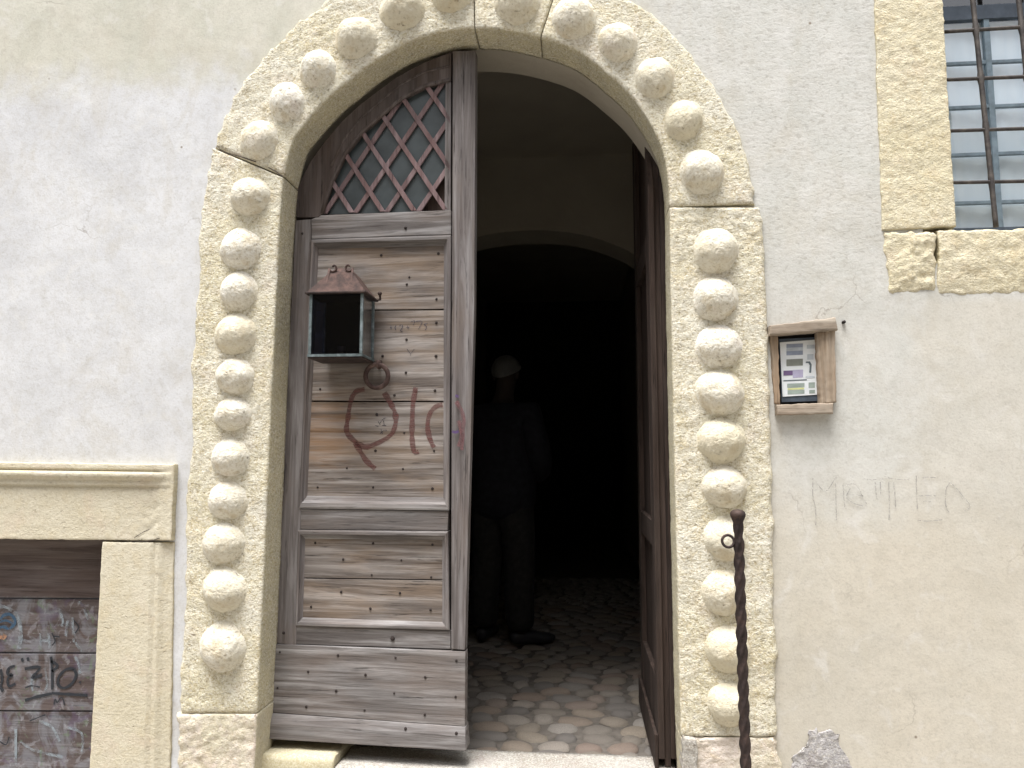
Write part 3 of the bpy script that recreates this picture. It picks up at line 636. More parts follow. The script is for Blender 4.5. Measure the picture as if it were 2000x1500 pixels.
bm = bmesh.new(); box(bm, xa-.03, xa+.028, YS, YS+.03, za-.02, zb_); box(bm, xb_-.03, xb_+.03, YS, YS+.03, za-.02, zb_); box(bm, xa+.028, xb_-.03, YS+.001, YS+.03, za-.03, za+.024); box(bm, xa+.028, xb_-.03, YS+.001, YS+.03, P(1900, 37, YS).z, P(1900, 10, YS).z)
place(bmobj('sash_frame', bm, M['sash'], None), win)
vx = [P(1946, 300, YS).x, P(2040, 300, YS).x, P(2140, 300, YS).x]
for v_ in vx: bm = bmesh.new(); box(bm, v_-.011, v_+.011, YS+.004, YS+.024, za+.024, P(1900, 37, YS).z); place(bmobj('muntin', bm, M['muntin'], None, False, .002), win)
mz = [P(1946, y_, YS).z for y_ in (118, 205, 298, 393)]
for z_ in mz: bm = bmesh.new(); box(bm, xa+.028, xb_-.03, YS+.007, YS+.021, z_-.007, z_+.007); place(bmobj('muntin', bm, M['muntin'], None, False, .002), win)
zs_ = [za+.024]+sorted(mz)+[P(1900, 37, YS).z]; xs_ = [xa+.028]+vx+[xb_-.03]
for i in range(len(xs_)-1):
    for j in range(len(zs_)-1):
        x0_, x1_, z0_, z1_ = xs_[i], xs_[i+1], zs_[j], zs_[j+1]; t_ = random.uniform(-.0015, .0015)
        place(raw('pane', [(x0_, YS+.012+t_, z0_), (x1_, YS+.012-t_, z0_), (x1_, YS+.013-t_, z1_), (x0_, YS+.013+t_, z1_)], [(0, 1, 2, 3)], M['window_glass']), win)
place(raw('pane', [(xa+.028, YS+.012, P(1900, 10, YS).z), (xb_-.03, YS+.012, P(1900, 10, YS).z), (xb_-.03, YS+.012, zb_), (xa+.028, YS+.012, zb_)], [(0, 1, 2, 3)], M['window_glass']), win)
V, Fc = [], []; N = 90
for i in range(N+1):
    x_ = xa-.02+(xb_-xa+.04)*i/N; yy = YS+.035+.0012*math.sin(i*.9)+.002*math.sin(i*.31+1)
    V += [(x_, yy, za-.03), (x_, yy, P(1900, 20, YS).z)]
for i in range(N): Fc.append((2*i, 2*i+2, 2*i+3, 2*i+1))
place(raw('curtain', V, Fc, M['curtain'], None, True), win)
bm = bmesh.new(); box(bm, xa-.04, xb_+.04, .34, .36, za-.06, zb_+.04); place(bmobj('dark_backing', bm, M['black_box'], None), win)

# ------------------------------------------------------------------ notice niche on the wall
nb = thing('notice_niche', 'small brown wood framed niche holding a white printed panel, right of the portal', 'notice box', (P(1570, 720).x, 0, P(1570, 800).z))
def nz1(a, b, Y): return XZ(1490+a/6.522, 600+b/6.522, Y)
def npoly(pts, Y): return [nz1(a, b, Y) for a, b in pts]
def nslab(name, pts, yf, yb, m, seed, relief=None, lab=None):
    o = place(slab(name, [(1490+a/6.522, 600+b/6.522) for a, b in pts], yf, yb, m, None, .006, relief, .004, .0025, .0015, seed=seed), nb)
    if lab: o['label'] = lab
nslab('frame_lintel', [(95, 230), (920, 130), (960, 290), (88, 350)], -.040, .01, M['niche_wood_h'], 51)
nslab('frame_post', [(88, 352), (195, 352), (222, 1235), (150, 1235)], -.006, .01, M['niche_wood'], 53)
nslab('frame_post', [(705, 312), (925, 300), (945, 1215), (742, 1225)], -.022, .018, M['niche_wood'], 55, lambda u, v, x, z: (.014*(1-u/.25) if u < .25 else 0) + (.004 if .30 < u < .38 else 0) + (.004 if .7 < u < .76 else 0))
nslab('frame_sill', [(180, 1240), (900, 1215), (900, 1360), (190, 1370)], -.034, .01, M['niche_wood_h'], 57)
yp = .020
bm = bmesh.new(); prism(bm, npoly([(150, 1290), (770, 1270), (760, 270), (140, 290)], .033), .033, .037); place(bmobj('recess_back', bm, M['black_box'], None), nb)
pn_ = bmesh.new(); prism(pn_, npoly([(240, 1210), (738, 1195), (712, 380), (205, 405)], yp), yp, yp+.006); place(bmobj('panel_tray', pn_, M['sash'], None, False, .001), nb)
pn_ = bmesh.new(); prism(pn_, npoly([(252, 1140), (714, 1112), (690, 412), (216, 448)], yp-.003), yp-.003, yp-.0005); place(bmobj('printed_panel', pn_, M['paper'], None), nb)
def pr(m, *polys):
    for pl in polys: place(raw('printed_block', [(a, yp-.0038, c_) for a, c_ in npoly(pl, yp-.0038)], [tuple(range(len(pl)))], M[m]), nb)
def rc(x0, y0, x1, y1, sk=.045): return [(x0, y1), (x1, y1-(x1-x0)*sk), (x1, y0-(x1-x0)*sk), (x0, y0)]
pr('print_blue', rc(300, 470, 510, 520)); pr('print_blue', rc(300, 560, 510, 615)); pr('print_pale', rc(300, 522, 510, 558), rc(565, 600, 645, 670), rc(560, 480, 660, 530), rc(545, 880, 660, 905))
pr('print_grey', rc(300, 665, 510, 752)); pr('print_violet', rc(262, 810, 380, 872)); pr('print_lilac', rc(381, 800, 512, 900)); pr('print_ink', rc(262, 930, 560, 945), [(545, 712), (548, 692), (600, 690), (622, 730), (615, 835), (590, 835), (596, 740), (580, 712)])
pr('print_green', rc(310, 975, 530, 1025), rc(315, 1062, 530, 1110), rc(582, 960, 662, 1030), rc(590, 1055, 664, 1100)); pr('print_yellow', rc(315, 1032, 525, 1055))

# ------------------------------------------------------------------ threshold
th = thing('threshold', 'worn pale stone threshold under the open doorway, yellow at its left end', 'doorstep', (P(900, 1480).x, 0, GZ))
def tstone(x0, x1, yf, yb, ztop, m, seed, lab=None):
    V, Fc = [], []; nx = max(4, int((x1-x0)/.015)); prof = [(yf, GZ), (yf-.001, -.2), (yf, ztop-.10), (yf, ztop-.05), (yf, ztop-.02), (yf+.004, ztop-.008), (yf+.012, ztop-.002), (yf+.025, ztop)] + [(yf+.025+(yb-yf-.025)*k/10, ztop-.004*math.sin(k/10*3)) for k in range(1, 11)] + [(yb, GZ)]
    for i in range(nx+1):
        x_ = x0+(x1-x0)*i/nx
        for k, (y_, z_) in enumerate(prof):
            q = Vector((x_+seed, y_, z_)); e = .004 if i in (0, nx) else 0
            V.append((x_, y_+.004*fr(q, 7, 3)+e, z_+(.0025*fr(q, 8, 3)-e if z_ > -.3 else 0)))
    m_ = len(prof)
    for i in range(nx):
        for k in range(m_-1): a = i*m_+k; Fc.append((a, a+1, a+m_+1, a+m_))
    Fc.append(tuple(range(m_))); Fc.append(tuple(range(nx*m_, nx*m_+m_))[::-1])
    o = raw('threshold_stone', V, Fc, m); bm = bmesh.new(); bm.from_mesh(o.data); bmesh.ops.recalc_face_normals(bm, faces=bm.faces[:]); bm.to_mesh(o.data); bm.free()
    for p in o.data.polygons: p.use_smooth = len(p.vertices) == 4
    if lab: o['label'] = lab
    return place(o, th)
xl, xj, xrr = P(498, 1500, .06).x, P(655, 1480, .06).x, P(1331, 1480, .03).x
tstone(xl, xj-.002, .045, .30, .050, M['sill_yellow'], 1, 'yellow stone at the left end')
tstone(xj+.002, xrr-.004, .035, .25, .018, M['sill_white'], 5, 'whitish pink worn stone')
o = place(slab('end_stone', [(1333, 1441), (1362, 1446), (1366, 1600), (1336, 1600)], -.045, .03, M['sill_white'], None, .008, None, .006, .004, .003, seed=61), th); o['label'] = 'small white upright stone at the right jamb'

# ------------------------------------------------------------------ left door leaf (ajar, leaning on its hinge)
def leaf_frame(pxh, pyh, Yh, pxf, pyf, Yf):
    a, b = P(pxh, pyh, Yh), P(pxf, pyf, Yf); return a, b
HA = P(545, 1443, .148); HB = P(912, 1443, .112)
ang = math.atan2(HB.y-HA.y, HB.x-HA.x); ux = Vector((math.cos(ang), math.sin(ang), 0)); nrm_l = Vector((math.sin(ang), -math.cos(ang), 0))   # nrm_l points to the street
ORG = Vector((HA.x, HA.y, 0.0))
leaf = thing('door_leaf', 'weathered grey wooden door leaf standing closed in the left half of the portal', 'door', ORG, ang)
def L(px, py, n=0.0):                    # photo pixel to leaf coordinates (u, z) on the plane n metres in front of the leaf face
    d = ray(px, py); o_ = ORG + nrm_l*n; t = (o_-C0).dot(nrm_l)/d.dot(nrm_l); p = C0 + d*t - ORG; return (p.dot(ux), p.z)
def lpoly(pts, n=0.0): return [L(a, b, n) for a, b in pts]
def lobj(name, pts, n0, n1, mat, bev=.002, parent=None): return prism_obj(name, lpoly(pts, n0), -n0, -n1, mat, parent or leaf, bev)
T = .018                                # frame stands this far in front of the panels
ARC_OUT = [(577, 430), (577, 400), (580, 372), (588, 352), (608, 312), (635, 276), (668, 237), (704, 204), (740, 177), (770, 154), (800, 137), (832, 121), (875, 105), (905, 99)]
ARC_IN = [(629, 417), (638, 385), (650, 351), (674, 300), (707, 258), (749, 222), (785, 192), (830, 168), (881, 155)]
# dark board backing of the whole leaf
lobj('backing_board', [(527, 1440), (905, 1462), (922, 102)] + ARC_OUT[::-1][:-1] + [(577, 430)], -.024, -.040, M['wood_dark'], 0)
lobj('arched_head', [(579, 424)] + ARC_OUT[1:] + [(905, 99), (881, 100), (881, 155)] + ARC_IN[::-1][1:] + [(622, 424)], T, -.022, M['wood_arch'], .002)
lobj('stile', [(536, 1256), (578, 1262), (607, 470), (608, 428), (577, 430)], T, -.022, M['wood_v'], .003)
lobj('stile', [(881, 1268), (908, 1270), (926, 600), (929, 99), (884, 99), (884, 300), (882, 700)], T+.006, -.022, M['wood_v'], .003)
lobj('rail', [(608, 467), (881, 458), (881, 410), (626, 420), (608, 428)], T-.002, -.022, M['wood_h'], .004)
lobj('rail', [(580, 1034), (874, 1037), (876, 998), (582, 994)], T-.002, -.022, M['wood_h'], .003)
lobj('rail', [(575, 1258), (880, 1268), (880, 1232), (578, 1223)], T-.002, -.022, M['wood_h'], .003)
lobj('kickboard', [(529, 1392), (908, 1419), (909, 1273), (536, 1259)], T+.008, -.022, M['wood_h'], .003)
# flared weatherboard at the foot
bm = bmesh.new(); pr_ = [(T+.010, 0), (T+.024, .35), (T+.026, 1.0)]
pts = []
for (ax, ay, bx_, by_) in ((528, 1393, 909, 1420), (522, 1412, 909, 1438), (517, 1443, 910, 1467)):
    k = len(pts); n = pr_[k][0]; pts.append((L(ax, ay, n), L(bx_, by_, n), n))
va = [bm.verts.new((a[0], -n, a[1])) for a, b, n in pts]; vb = [bm.verts.new((b[0], -n, b[1])) for a, b, n in pts]
va += [bm.verts.new((pts[2][0][0], .03, pts[2][0][1])), bm.verts.new((pts[0][0][0], .03, pts[0][0][1]))]; vb += [bm.verts.new((pts[2][1][0], .03, pts[2][1][1])), bm.verts.new((pts[0][1][0], .03, pts[0][1][1]))]
for k in range(5): bm.faces.new((va[k], va[(k+1) % 5], vb[(k+1) % 5], vb[k]))
bm.faces.new(va); bm.faces.new(vb[::-1]); bmobj('weatherboard', bm, M['wood_h'], leaf, False, .002)
# mouldings: bevelled strips round the two panels, mitred
def moulding(q4o, q4i, hi=T+.004, lo=.001):
    names = ['top', 'right', 'bottom', 'left']
    for k in range(4):
        a, b, c_, d = q4o[k], q4o[(k+1) % 4], q4i[(k+1) % 4], q4i[k]
        A, B = L(*a, hi), L(*b, hi); Cc, Dd = L(*c_, lo), L(*d, lo)
        mid1 = ((A[0]*.55+Dd[0]*.45), (A[1]*.55+Dd[1]*.45)); mid2 = ((B[0]*.55+Cc[0]*.45), (B[1]*.55+Cc[1]*.45))
        bm = bmesh.new(); hm = hi+.003; hl = hi*.45
        rowA = [bm.verts.new((A[0], -hi, A[1])), bm.verts.new((A[0]*.85+Dd[0]*.15, -hm, A[1]*.85+Dd[1]*.15)), bm.verts.new((mid1[0], -hm, mid1[1])), bm.verts.new((A[0]*.35+Dd[0]*.65, -hl, A[1]*.35+Dd[1]*.65)), bm.verts.new((Dd[0], -lo, Dd[1])), bm.verts.new((Dd[0], .02, Dd[1])), bm.verts.new((A[0], .02, A[1]))]
        rowB = [bm.verts.new((B[0], -hi, B[1])), bm.verts.new((B[0]*.85+Cc[0]*.15, -hm, B[1]*.85+Cc[1]*.15)), bm.verts.new((mid2[0], -hm, mid2[1])), bm.verts.new((B[0]*.35+Cc[0]*.65, -hl, B[1]*.35+Cc[1]*.65)), bm.verts.new((Cc[0], -lo, Cc[1])), bm.verts.new((Cc[0], .02, Cc[1])), bm.verts.new((B[0], .02, B[1]))]
        for j in range(7): j2 = (j+1) % 7; bm.faces.new((rowA[j], rowA[j2], rowB[j2], rowB[j]))
        bm.faces.new(rowA); bm.faces.new(rowB[::-1])
        bmobj('moulding', bm, M['wood_h'] if k % 2 == 0 else M['wood_v'], leaf)
moulding([(608, 468), (881, 459), (877, 997), (584, 993)], [(622, 486), (867, 480), (866, 972), (600, 968)])
moulding([(582, 1035), (875, 1038), (878, 1231), (577, 1223)], [(596, 1052), (864, 1055), (864, 1215), (591, 1206)])
# panel boards
def board(y0l, y0r, y1l, y1r, xl_, xr_, n=0.0, m='wood_p'):
    lobj('panel_board', [(xl_, y1l), (xr_, y1r), (xr_, y0r), (xl_, y0l)], n, n-.018, M[m], .0018)
board(476, 470, 606, 603, 600, 878, 0); board(608, 606, 782, 783, 598, 876, -.0015); board(785, 786, 983, 985, 586, 876, 0)
board(1040, 1042, 1128, 1132, 584, 874, 0); board(1130, 1134, 1222, 1228, 582, 874, -.001)
# nails
z4 = lambda a, b: (500+a/2.142, 800+b/2.142)
z3 = lambda a, b: (530+a/3.571, 400+b/3.571)
N4 = [(505, 20), (620, 97), (500, 172), (745, 172), (380, 245), (615, 248), (490, 325), (738, 330), (258, 325), (248, 558), (490, 560), (738, 565), (365, 627), (608, 630), (484, 692), (733, 702), (356, 763), (602, 768), (230, 825), (478, 833), (730, 838), (170, 870)]
NF_ = [(115, 935), (343, 1028), (584, 1038), (838, 1050), (218, 1097), (458, 1110), (708, 1120), (90, 1165), (335, 1177), (578, 1187), (835, 1202), (210, 1243), (454, 1258), (706, 1276), (100, 1015)]
NW = [(625, 1335), (838, 1355)]
N3 = [(767, 352), (962, 505), (945, 555), (1152, 658), (1150, 822), (942, 940), (775, 1055), (1148, 1055), (938, 1170), (1140, 1295), (340, 1285), (858, 1328), (735, 1465), (1165, 340)]
N3F = [(935, 160), (215, 200), (1300, 1335)]
nm = None
def nail(px, py, n, r=.0058):
    global nm
    if nm is None:
        bm = bmesh.new(); vs0 = bm.verts.new((0, -.7, 0)); r1 = [bm.verts.new((math.cos(k*math.pi/4)*.7, -.5, math.sin(k*math.pi/4)*.7)) for k in range(8)]; r2 = [bm.verts.new((math.cos(k*math.pi/4), .2, math.sin(k*math.pi/4))) for k in range(8)]
        for k in range(8): bm.faces.new((vs0, r1[k], r1[(k+1) % 8])); bm.faces.new((r1[k], r2[k], r2[(k+1) % 8], r1[(k+1) % 8]))
        bmesh.ops.recalc_face_normals(bm, faces=bm.faces[:]); nm = bpy.data.meshes.new('nail'); bm.to_mesh(nm); bm.free(); nm.materials.append(M['nail'])
    o = bpy.data.objects.new('nail', nm); col.objects.link(o); o.parent = leaf; u, z_ = L(px, py, n); o.location = (u, -n, z_); s = r*random.uniform(.8, 1.15); o.scale = (s, s, s)
for p in N4: nail(*z4(*p), 0)
for p in NF_: nail(*z4(*p), T+.008)
for p in NW: nail(*z4(*p), T+.022)
nail(*z4(571, 958), T, .0095)
for p in N3: nail(*z3(*p), 0)
for p in N3F: nail(*z3(*p), T+.001)
# lattice window: dusty diamond panes behind crossing laths
op = lpoly([(626, 418), (880, 411), (881, 155), (830, 168), (785, 192), (749, 222), (707, 258), (674, 300), (650, 351), (638, 385)], 0)
if area(op) < 0: op = op[::-1]
def hull_fix(poly): return poly
nd = lambda a, b: L(350+a/3.333, b/3.333, .0)
O0 = Vector(nd(1040, 1250)); E1 = (Vector(nd(1650, 1240))-O0)/3; E2 = (Vector(nd(1350, 790))-O0)/3     # E1 horizontal pitch, E2 up-right step (half pitch sideways)
E3 = E2 - E1                             # up-left step
def diamond(c_, s=.5*.985): return [tuple(c_ + (E2+E3)*0 + v) for v in (-(E2+E3)*s*0.5*2*.5, (E2-E3)*s, (E2+E3)*s*.5*1, -(E2-E3)*s)]
cnt = 0
for i in range(-3, 7):
    for j in range(-3, 7):
        base = O0 + E2*i + E3*j
        qd = [tuple(base + (a*E2 + b*E3)) for a, b in ((.01, .01), (.99, .01), (.99, .99), (.01, .99))]
        if area(qd) < 0: qd = qd[::-1]
        cl = clip(qd, op)
        if len(cl) >= 3 and abs(area(cl)) > 1.5e-4:
            raw('pane', [(u, .008+random.uniform(-.0006, .0006), z_) for u, z_ in cl], [tuple(range(len(cl)))], M['pane'], leaf)
def lath(base, d, y, wd=.0195):
    d = d.normalized(); n = Vector((-d[1], d[0])) * wd/2; a, b = base-d*2, base+d*2
    cl = clip([tuple(a-n), tuple(b-n), tuple(b+n), tuple(a+n)], op)
    if len(cl) >= 3 and abs(area(cl)) > 1.2e-4: prism_obj('lattice_bar', cl, y, y+.008, M['lattice'], leaf, .0015)
for i in range(-4, 9):
    lath(O0 + E2*i, E3, -.010); lath(O0 + E3*i, E2, -.0035)
# small beads round the lattice opening
lobj('bead', [(868, 411), (880, 411), (881, 157), (870, 160)], .010, -.004, M['wood_v'], .002)
pts = [L(a, b, .012) for a, b in ARC_IN]; bm = bmesh.new(); tube(bm, [(u, -.012, z_) for u, z_ in pts], .0085, 8); bmobj('bead', bm, M['wood_arch'], leaf, True)
pts = [L(a-3, b-26, T) for a, b in ARC_IN[2:]]; bm = bmesh.new(); tube(bm, [(u, -T, z_) for u, z_ in pts], .0055, 6); bmobj('bead', bm, M['wood_arch'], leaf, True)
# knocker ring
kc = L(737, 735, .02); bm = bmesh.new(); kr = .047
tube(bm, [(kc[0]+kr*math.cos(t), -.026-.004*math.sin(t), kc[1]+kr*math.sin(t)) for t in [2*math.pi*k/36 for k in range(36)]], .0095, 10, True)
kn = bmobj('knocker_ring', bm, M['rust'], leaf, True)
bm = bmesh.new(); tube(bm, [(kc[0]+.006, .0, kc[1]+kr+.014), (kc[0]+.004, -.034, kc[1]+kr+.010), (kc[0]+.004, -.036, kc[1]+kr-.006), (kc[0]+.004, -.01, kc[1]+kr-.012)], .0075, 8); bmobj('staple', bm, M['rust'], kn, True)
# graffiti on the leaf
def lmap(ox, oy, s, n): return lambda a, b: (lambda u: Vector((u[0], -n, u[1])))(L(ox+a/s, oy+b/s, n))
m0 = lmap(640, 690, 6.248, .0012); m1 = lmap(640, 690, 6.248, T+.0105); mm = lmap(640, 690, 6.248, .004)
ribbon_obj('red_graffiti', [[(690, 480), (760, 600), (812, 700), (832, 820), (800, 950), (735, 1025), (600, 1100), (450, 1140), (340, 1080), (255, 1000), (228, 930), (245, 800), (268, 650), (300, 530), (360, 460), (450, 440)], [(330, 1090), (400, 1200), (470, 1310), (580, 1410)],
  [(1070, 440), (1042, 600), (1032, 800), (1030, 1050), (1058, 1205), (1110, 1200)], [(1040, 440), (1095, 450)]], .025, m0, M['red_paint'], leaf, 0)
ribbon_obj('red_graffiti', [[(1400, 625), (1330, 645), (1255, 720), (1220, 850), (1230, 980), (1270, 1100), (1300, 1150)]], .024, m0, M['red_paint'], leaf, 0)
ribbon_obj('red_graffiti', [[(1570, 590), (1625, 680), (1660, 790), (1655, 950), (1640, 1180)], [(1600, 820), (1640, 1000), (1600, 1140)]], .020, m1, M['red_faint'], leaf, -.004)
ribbon_obj('violet_blot', [[(1520, 950), (1560, 965), (1600, 950)], [(1560, 520), (1600, 530)]], .012, m1, M['violet'], leaf, -.004)
ribbon_obj('marker_scribble', [[(580, 740), (620, 768)], [(640, 850), (680, 800), (712, 790)], [(660, 880), (715, 882)], [(682, 820), (690, 880)], [(640, 980), (690, 940), (722, 942)], [(580, 882), (620, 892)], [(615, 830), (640, 870)], [(650, 920), (668, 985)]], .0035, m0, M['black_pen'], leaf, -.0003)
mp = lmap(730, 600, 12.5, .0005)
ribbon_obj('pencil_writing', [[(420, 450), (424, 545)], [(395, 500), (450, 498)], [(545, 445), (518, 500), (545, 562)], [(620, 470), (670, 430), (705, 450), (690, 510), (650, 572), (715, 600)], [(820, 450), (840, 530)], [(790, 492), (870, 488)], [(900, 360), (1000, 332), (960, 440)], [(1020, 350), (1180, 350), (1090, 540)], [(1310, 395), (1225, 425), (1295, 478), (1250, 558)]], .004, mp, M['grey_pen'], leaf, 0)
ribbon_obj('pencil_writing', [[(810, 1020), (900, 1140)], [(990, 1020), (900, 1140), (905, 1190)]], .003, mp, M['grey_pen'], leaf, 0)

# ------------------------------------------------------------------ right door leaf, swung wide open into the hall
XR0 = P(1322, 1434, REV+.005).x
rl = thing('door_leaf', 'dark brown wooden door leaf swung wide open into the hall along the right jamb', 'door', (XR0-.032, REV+.01, .02), 0)
def outline_top(s):                      # height of the leaf at s metres from its hinge, mirrored from the arch
    pts = [(0, 2.24), (.03, 2.34), (.08, 2.44), (.16, 2.55), (.27, 2.64), (.40, 2.70), (.55, 2.74), (.74, 2.755)]
    for (a, h1), (b, h2) in zip(pts, pts[1:]):
        if s <= b: return h1+(h2-h1)*(s-a)/(b-a)
    return pts[-1][1]
def yz_prism(name, poly, x0, x1, mat, bev=.002):
    bm = bmesh.new(); a = [bm.verts.new((x0, y_, z_)) for y_, z_ in poly]; b = [bm.verts.new((x1, y_, z_)) for y_, z_ in poly]; n = len(poly)
    bm.faces.new(a); bm.faces.new(b[::-1])
    for i in range(n): bm.faces.new((a[i], a[(i+1) % n], b[(i+1) % n], b[i]))
    return bmobj(name, bm, mat, rl, False, bev)
S = [0, .03, .08, .16, .27, .40, .55, .74]
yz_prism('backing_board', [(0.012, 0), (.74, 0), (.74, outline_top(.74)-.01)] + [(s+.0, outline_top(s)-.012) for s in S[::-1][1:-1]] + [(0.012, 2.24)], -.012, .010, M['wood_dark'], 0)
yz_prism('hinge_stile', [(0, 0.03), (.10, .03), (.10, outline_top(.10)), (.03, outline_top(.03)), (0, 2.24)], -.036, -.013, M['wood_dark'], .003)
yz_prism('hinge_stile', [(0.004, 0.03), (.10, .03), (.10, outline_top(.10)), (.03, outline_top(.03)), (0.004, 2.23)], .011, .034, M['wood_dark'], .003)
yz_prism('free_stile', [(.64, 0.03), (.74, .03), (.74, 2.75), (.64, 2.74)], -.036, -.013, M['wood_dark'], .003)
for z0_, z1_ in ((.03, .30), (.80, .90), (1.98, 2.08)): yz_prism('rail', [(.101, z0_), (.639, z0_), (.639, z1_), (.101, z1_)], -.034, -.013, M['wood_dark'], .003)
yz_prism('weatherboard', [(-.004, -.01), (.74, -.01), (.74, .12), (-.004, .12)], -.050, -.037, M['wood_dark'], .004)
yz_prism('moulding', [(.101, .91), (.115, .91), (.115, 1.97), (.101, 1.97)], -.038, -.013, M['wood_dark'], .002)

# ------------------------------------------------------------------ lantern box hanging on the left leaf
def leafY(px): p = ORG + ux*L(px, 640)[0]; return p.y
YL = leafY(665) - .02; YF = YL - .165
lx0, lz0 = XZ(601, 697, YF); lx1 = P(707, 697, YF).x; lz1 = P(650, 574, YF).z
lan = thing('lantern_box', 'small glazed metal lantern box with rusty scrolled roof hanging on the grey door leaf', 'lantern', ((lx0+lx1)/2, YL, lz0))
pw = .011
for (x_, y_) in ((lx0, YF), (lx1-pw, YF), (lx0, YL-pw-.006), (lx1-pw, YL-pw-.006)):
    bm = bmesh.new(); box(bm, x_, x_+pw, y_, y_+pw, lz0+.011, lz1); place(bmobj('corner_post', bm, M['zinc'], None, False, .0015), lan)
bm = bmesh.new(); box(bm, lx0-.002, lx1+.002, YF-.002, YF+.014, lz0, lz0+.010); box(bm, lx1-.014, lx1+.002, YF+.0145, YL-.006, lz0+.0005, lz0+.0098); box(bm, lx0-.002, lx0+.014, YF+.0145, YL-.006, lz0+.0005, lz0+.0098); place(bmobj('bottom_rim', bm, M['zinc'], None), lan)
bm = bmesh.new(); box(bm, lx0+.001, lx1-.001, YF+.002, YL-.006, lz0-.006, lz0-.0005); place(bmobj('bottom_plate', bm, M['iron'], None), lan)
bm = bmesh.new(); box(bm, lx0+.002, lx1-.002, YL-.0055, YL-.002, lz0, lz1); place(bmobj('back_plate', bm, M['black_box'], None), lan)
place(raw('glass_pane', [(lx0+pw, YF+.006, lz0+.01), (lx1-pw, YF+.006, lz0+.01), (lx1-pw, YF+.006, lz1), (lx0+pw, YF+.006, lz1)], [(0, 1, 2, 3)], M['lantern_glass']), lan)
place(raw('glass_pane', [(lx1-.005, YF+pw, lz0+.01), (lx1-.005, YL-pw-.006, lz0+.01), (lx1-.005, YL-pw-.006, lz1), (lx1-.005, YF+pw, lz1)], [(0, 1, 2, 3)], M['side_glass']), lan)
place(raw('glass_pane', [(lx0+.005, YF+pw, lz0+.01), (lx0+.005, YL-pw-.006, lz0+.01), (lx0+.005, YL-pw-.006, lz1), (lx0+.005, YF+pw, lz1)], [(0, 1, 2, 3)], M['lantern_glass']), lan)
# candle-holder stub inside
bm = bmesh.new(); cxl = (lx0+lx1)/2; tube(bm, [(cxl, YL-.09, lz0+.002), (cxl, YL-.09, lz0+.05)], .016, 10); place(bmobj('candle_holder', bm, M['iron'], None, True), lan)
ex = .014; e0, e1, ef, eb = lx0-ex, lx1+ex, YF-ex, YL-.003; tz = lz1+.118; cm = (lx0+lx1)/2 + .004
bm = bmesh.new(); box(bm, e0, e1, ef, eb, lz1, lz1+.007); place(bmobj('eave', bm, M['iron'], None, False, .0015), lan)
bm = bmesh.new(); lo_ = [bm.verts.new(p) for p in ((e0+.006, ef+.006, lz1+.0075), (e1-.006, ef+.006, lz1+.0075), (e1-.006, eb, lz1+.0075), (e0+.006, eb, lz1+.0075))]
mi_ = [bm.verts.new(p) for p in ((cm-.045, ef+.05, tz-.022), (cm+.045, ef+.05, tz-.022), (cm+.045, eb-.02, tz-.022), (cm-.045, eb-.02, tz-.022))]
hi_ = [bm.verts.new(p) for p in ((cm-.024, YF+.06, tz), (cm+.024, YF+.06, tz), (cm+.024, eb-.03, tz), (cm-.024, eb-.03, tz))]
for A_, B_ in ((lo_, mi_), (mi_, hi_)):
    for k in range(4): bm.faces.new((A_[k], A_[(k+1) % 4], B_[(k+1) % 4], B_[k]))
bm.faces.new(lo_[::-1]); bm.faces.new(hi_); place(bmobj('roof', bm, M['roof_rust'], None, False, .001), lan)
for sgn in (-1, 1):
    bm = bmesh.new(); pts = []
    for k in range(26):
        t = k/25*3.6*math.pi/2+.4; r_ = .004+.0035*t
        pts.append((cm+sgn*(.012+.018) + sgn*r_*math.cos(t)*.7, YF+.036, tz-.004+r_*math.sin(t)*.8))
    pts.append((cm+sgn*.050, ef+.022, lz1+.022)); pts.append((cm+sgn*.064, ef+.012, lz1+.011))
    tube(bm, pts, .0042, 6); place(bmobj('scroll', bm, M['roof_rust'], None, True), lan)
bm = bmesh.new(); bmesh.ops.create_uvsphere(bm, u_segments=10, v_segments=8, radius=.0085, matrix=Matrix.Translation((e1+.014, YL-.035, lz1+.028))); tube(bm, [(e1+.014, YL-.035, lz1+.028), (e1+.012, YL-.02, lz1+.006), (e1-.004, YL-.02, lz1+.003)], .005, 6); place(bmobj('side_catch', bm, M['iron'], None, True), lan)

# ------------------------------------------------------------------ twisted iron post in front of the portal
YPO = -.44
pt, pb = P(1441, 1003, YPO), P(1464, 1600, YPO)
post = thing('iron_post', 'slender twisted wrought iron post with ball top and small ring before the right jamb', 'post', (pt.x, YPO, GZ))
V, Fc = [], []; zt = pt.z-.012; n = 320; segs = 16; Lh = zt-GZ
for i in range(n+1):
    z_ = GZ + Lh*i/n; tw = (Lh*i/n)*2*math.pi/.21
    s_ = 1.0 if i < n-8 else 1.0
    for k in range(segs):
        a = 2*math.pi*k/segs; sq = 1/max(abs(math.cos(a)), abs(math.sin(a))); r = .0128*(.05+.95*min(sq, 1.33))*(1 if z_ < zt-.07 else .93) + .0004*noise.noise(Vector((a, z_*30, 0)))
        V.append((pt.x+r*math.cos(a+tw), YPO+r*math.sin(a+tw), z_))
for i in range(n):
    for k in range(segs): a = i*segs+k; b = i*segs+(k+1) % segs; Fc.append((a, b, b+segs, a+segs))
Fc.append(tuple(range(segs))[::-1])
place(raw('shaft', V, Fc, M['iron'], None, True), post)
bm = bmesh.new(); kp = []
prof = [(.0105, -.045), (.0115, -.03), (.0125, -.02), (.0175, -.008), (.0225, .004), (.0235, .010), (.0215, .017), (.015, .022), (.006, .0245), (.0005, .025)]
tube(bm, [(pt.x, YPO, zt+h_) for r_, h_ in prof], [r_ for r_, h_ in prof], 16); place(bmobj('knob', bm, M['iron'], None, True), post)
rc_ = P(1422, 1057, YPO); rr_ = .0175
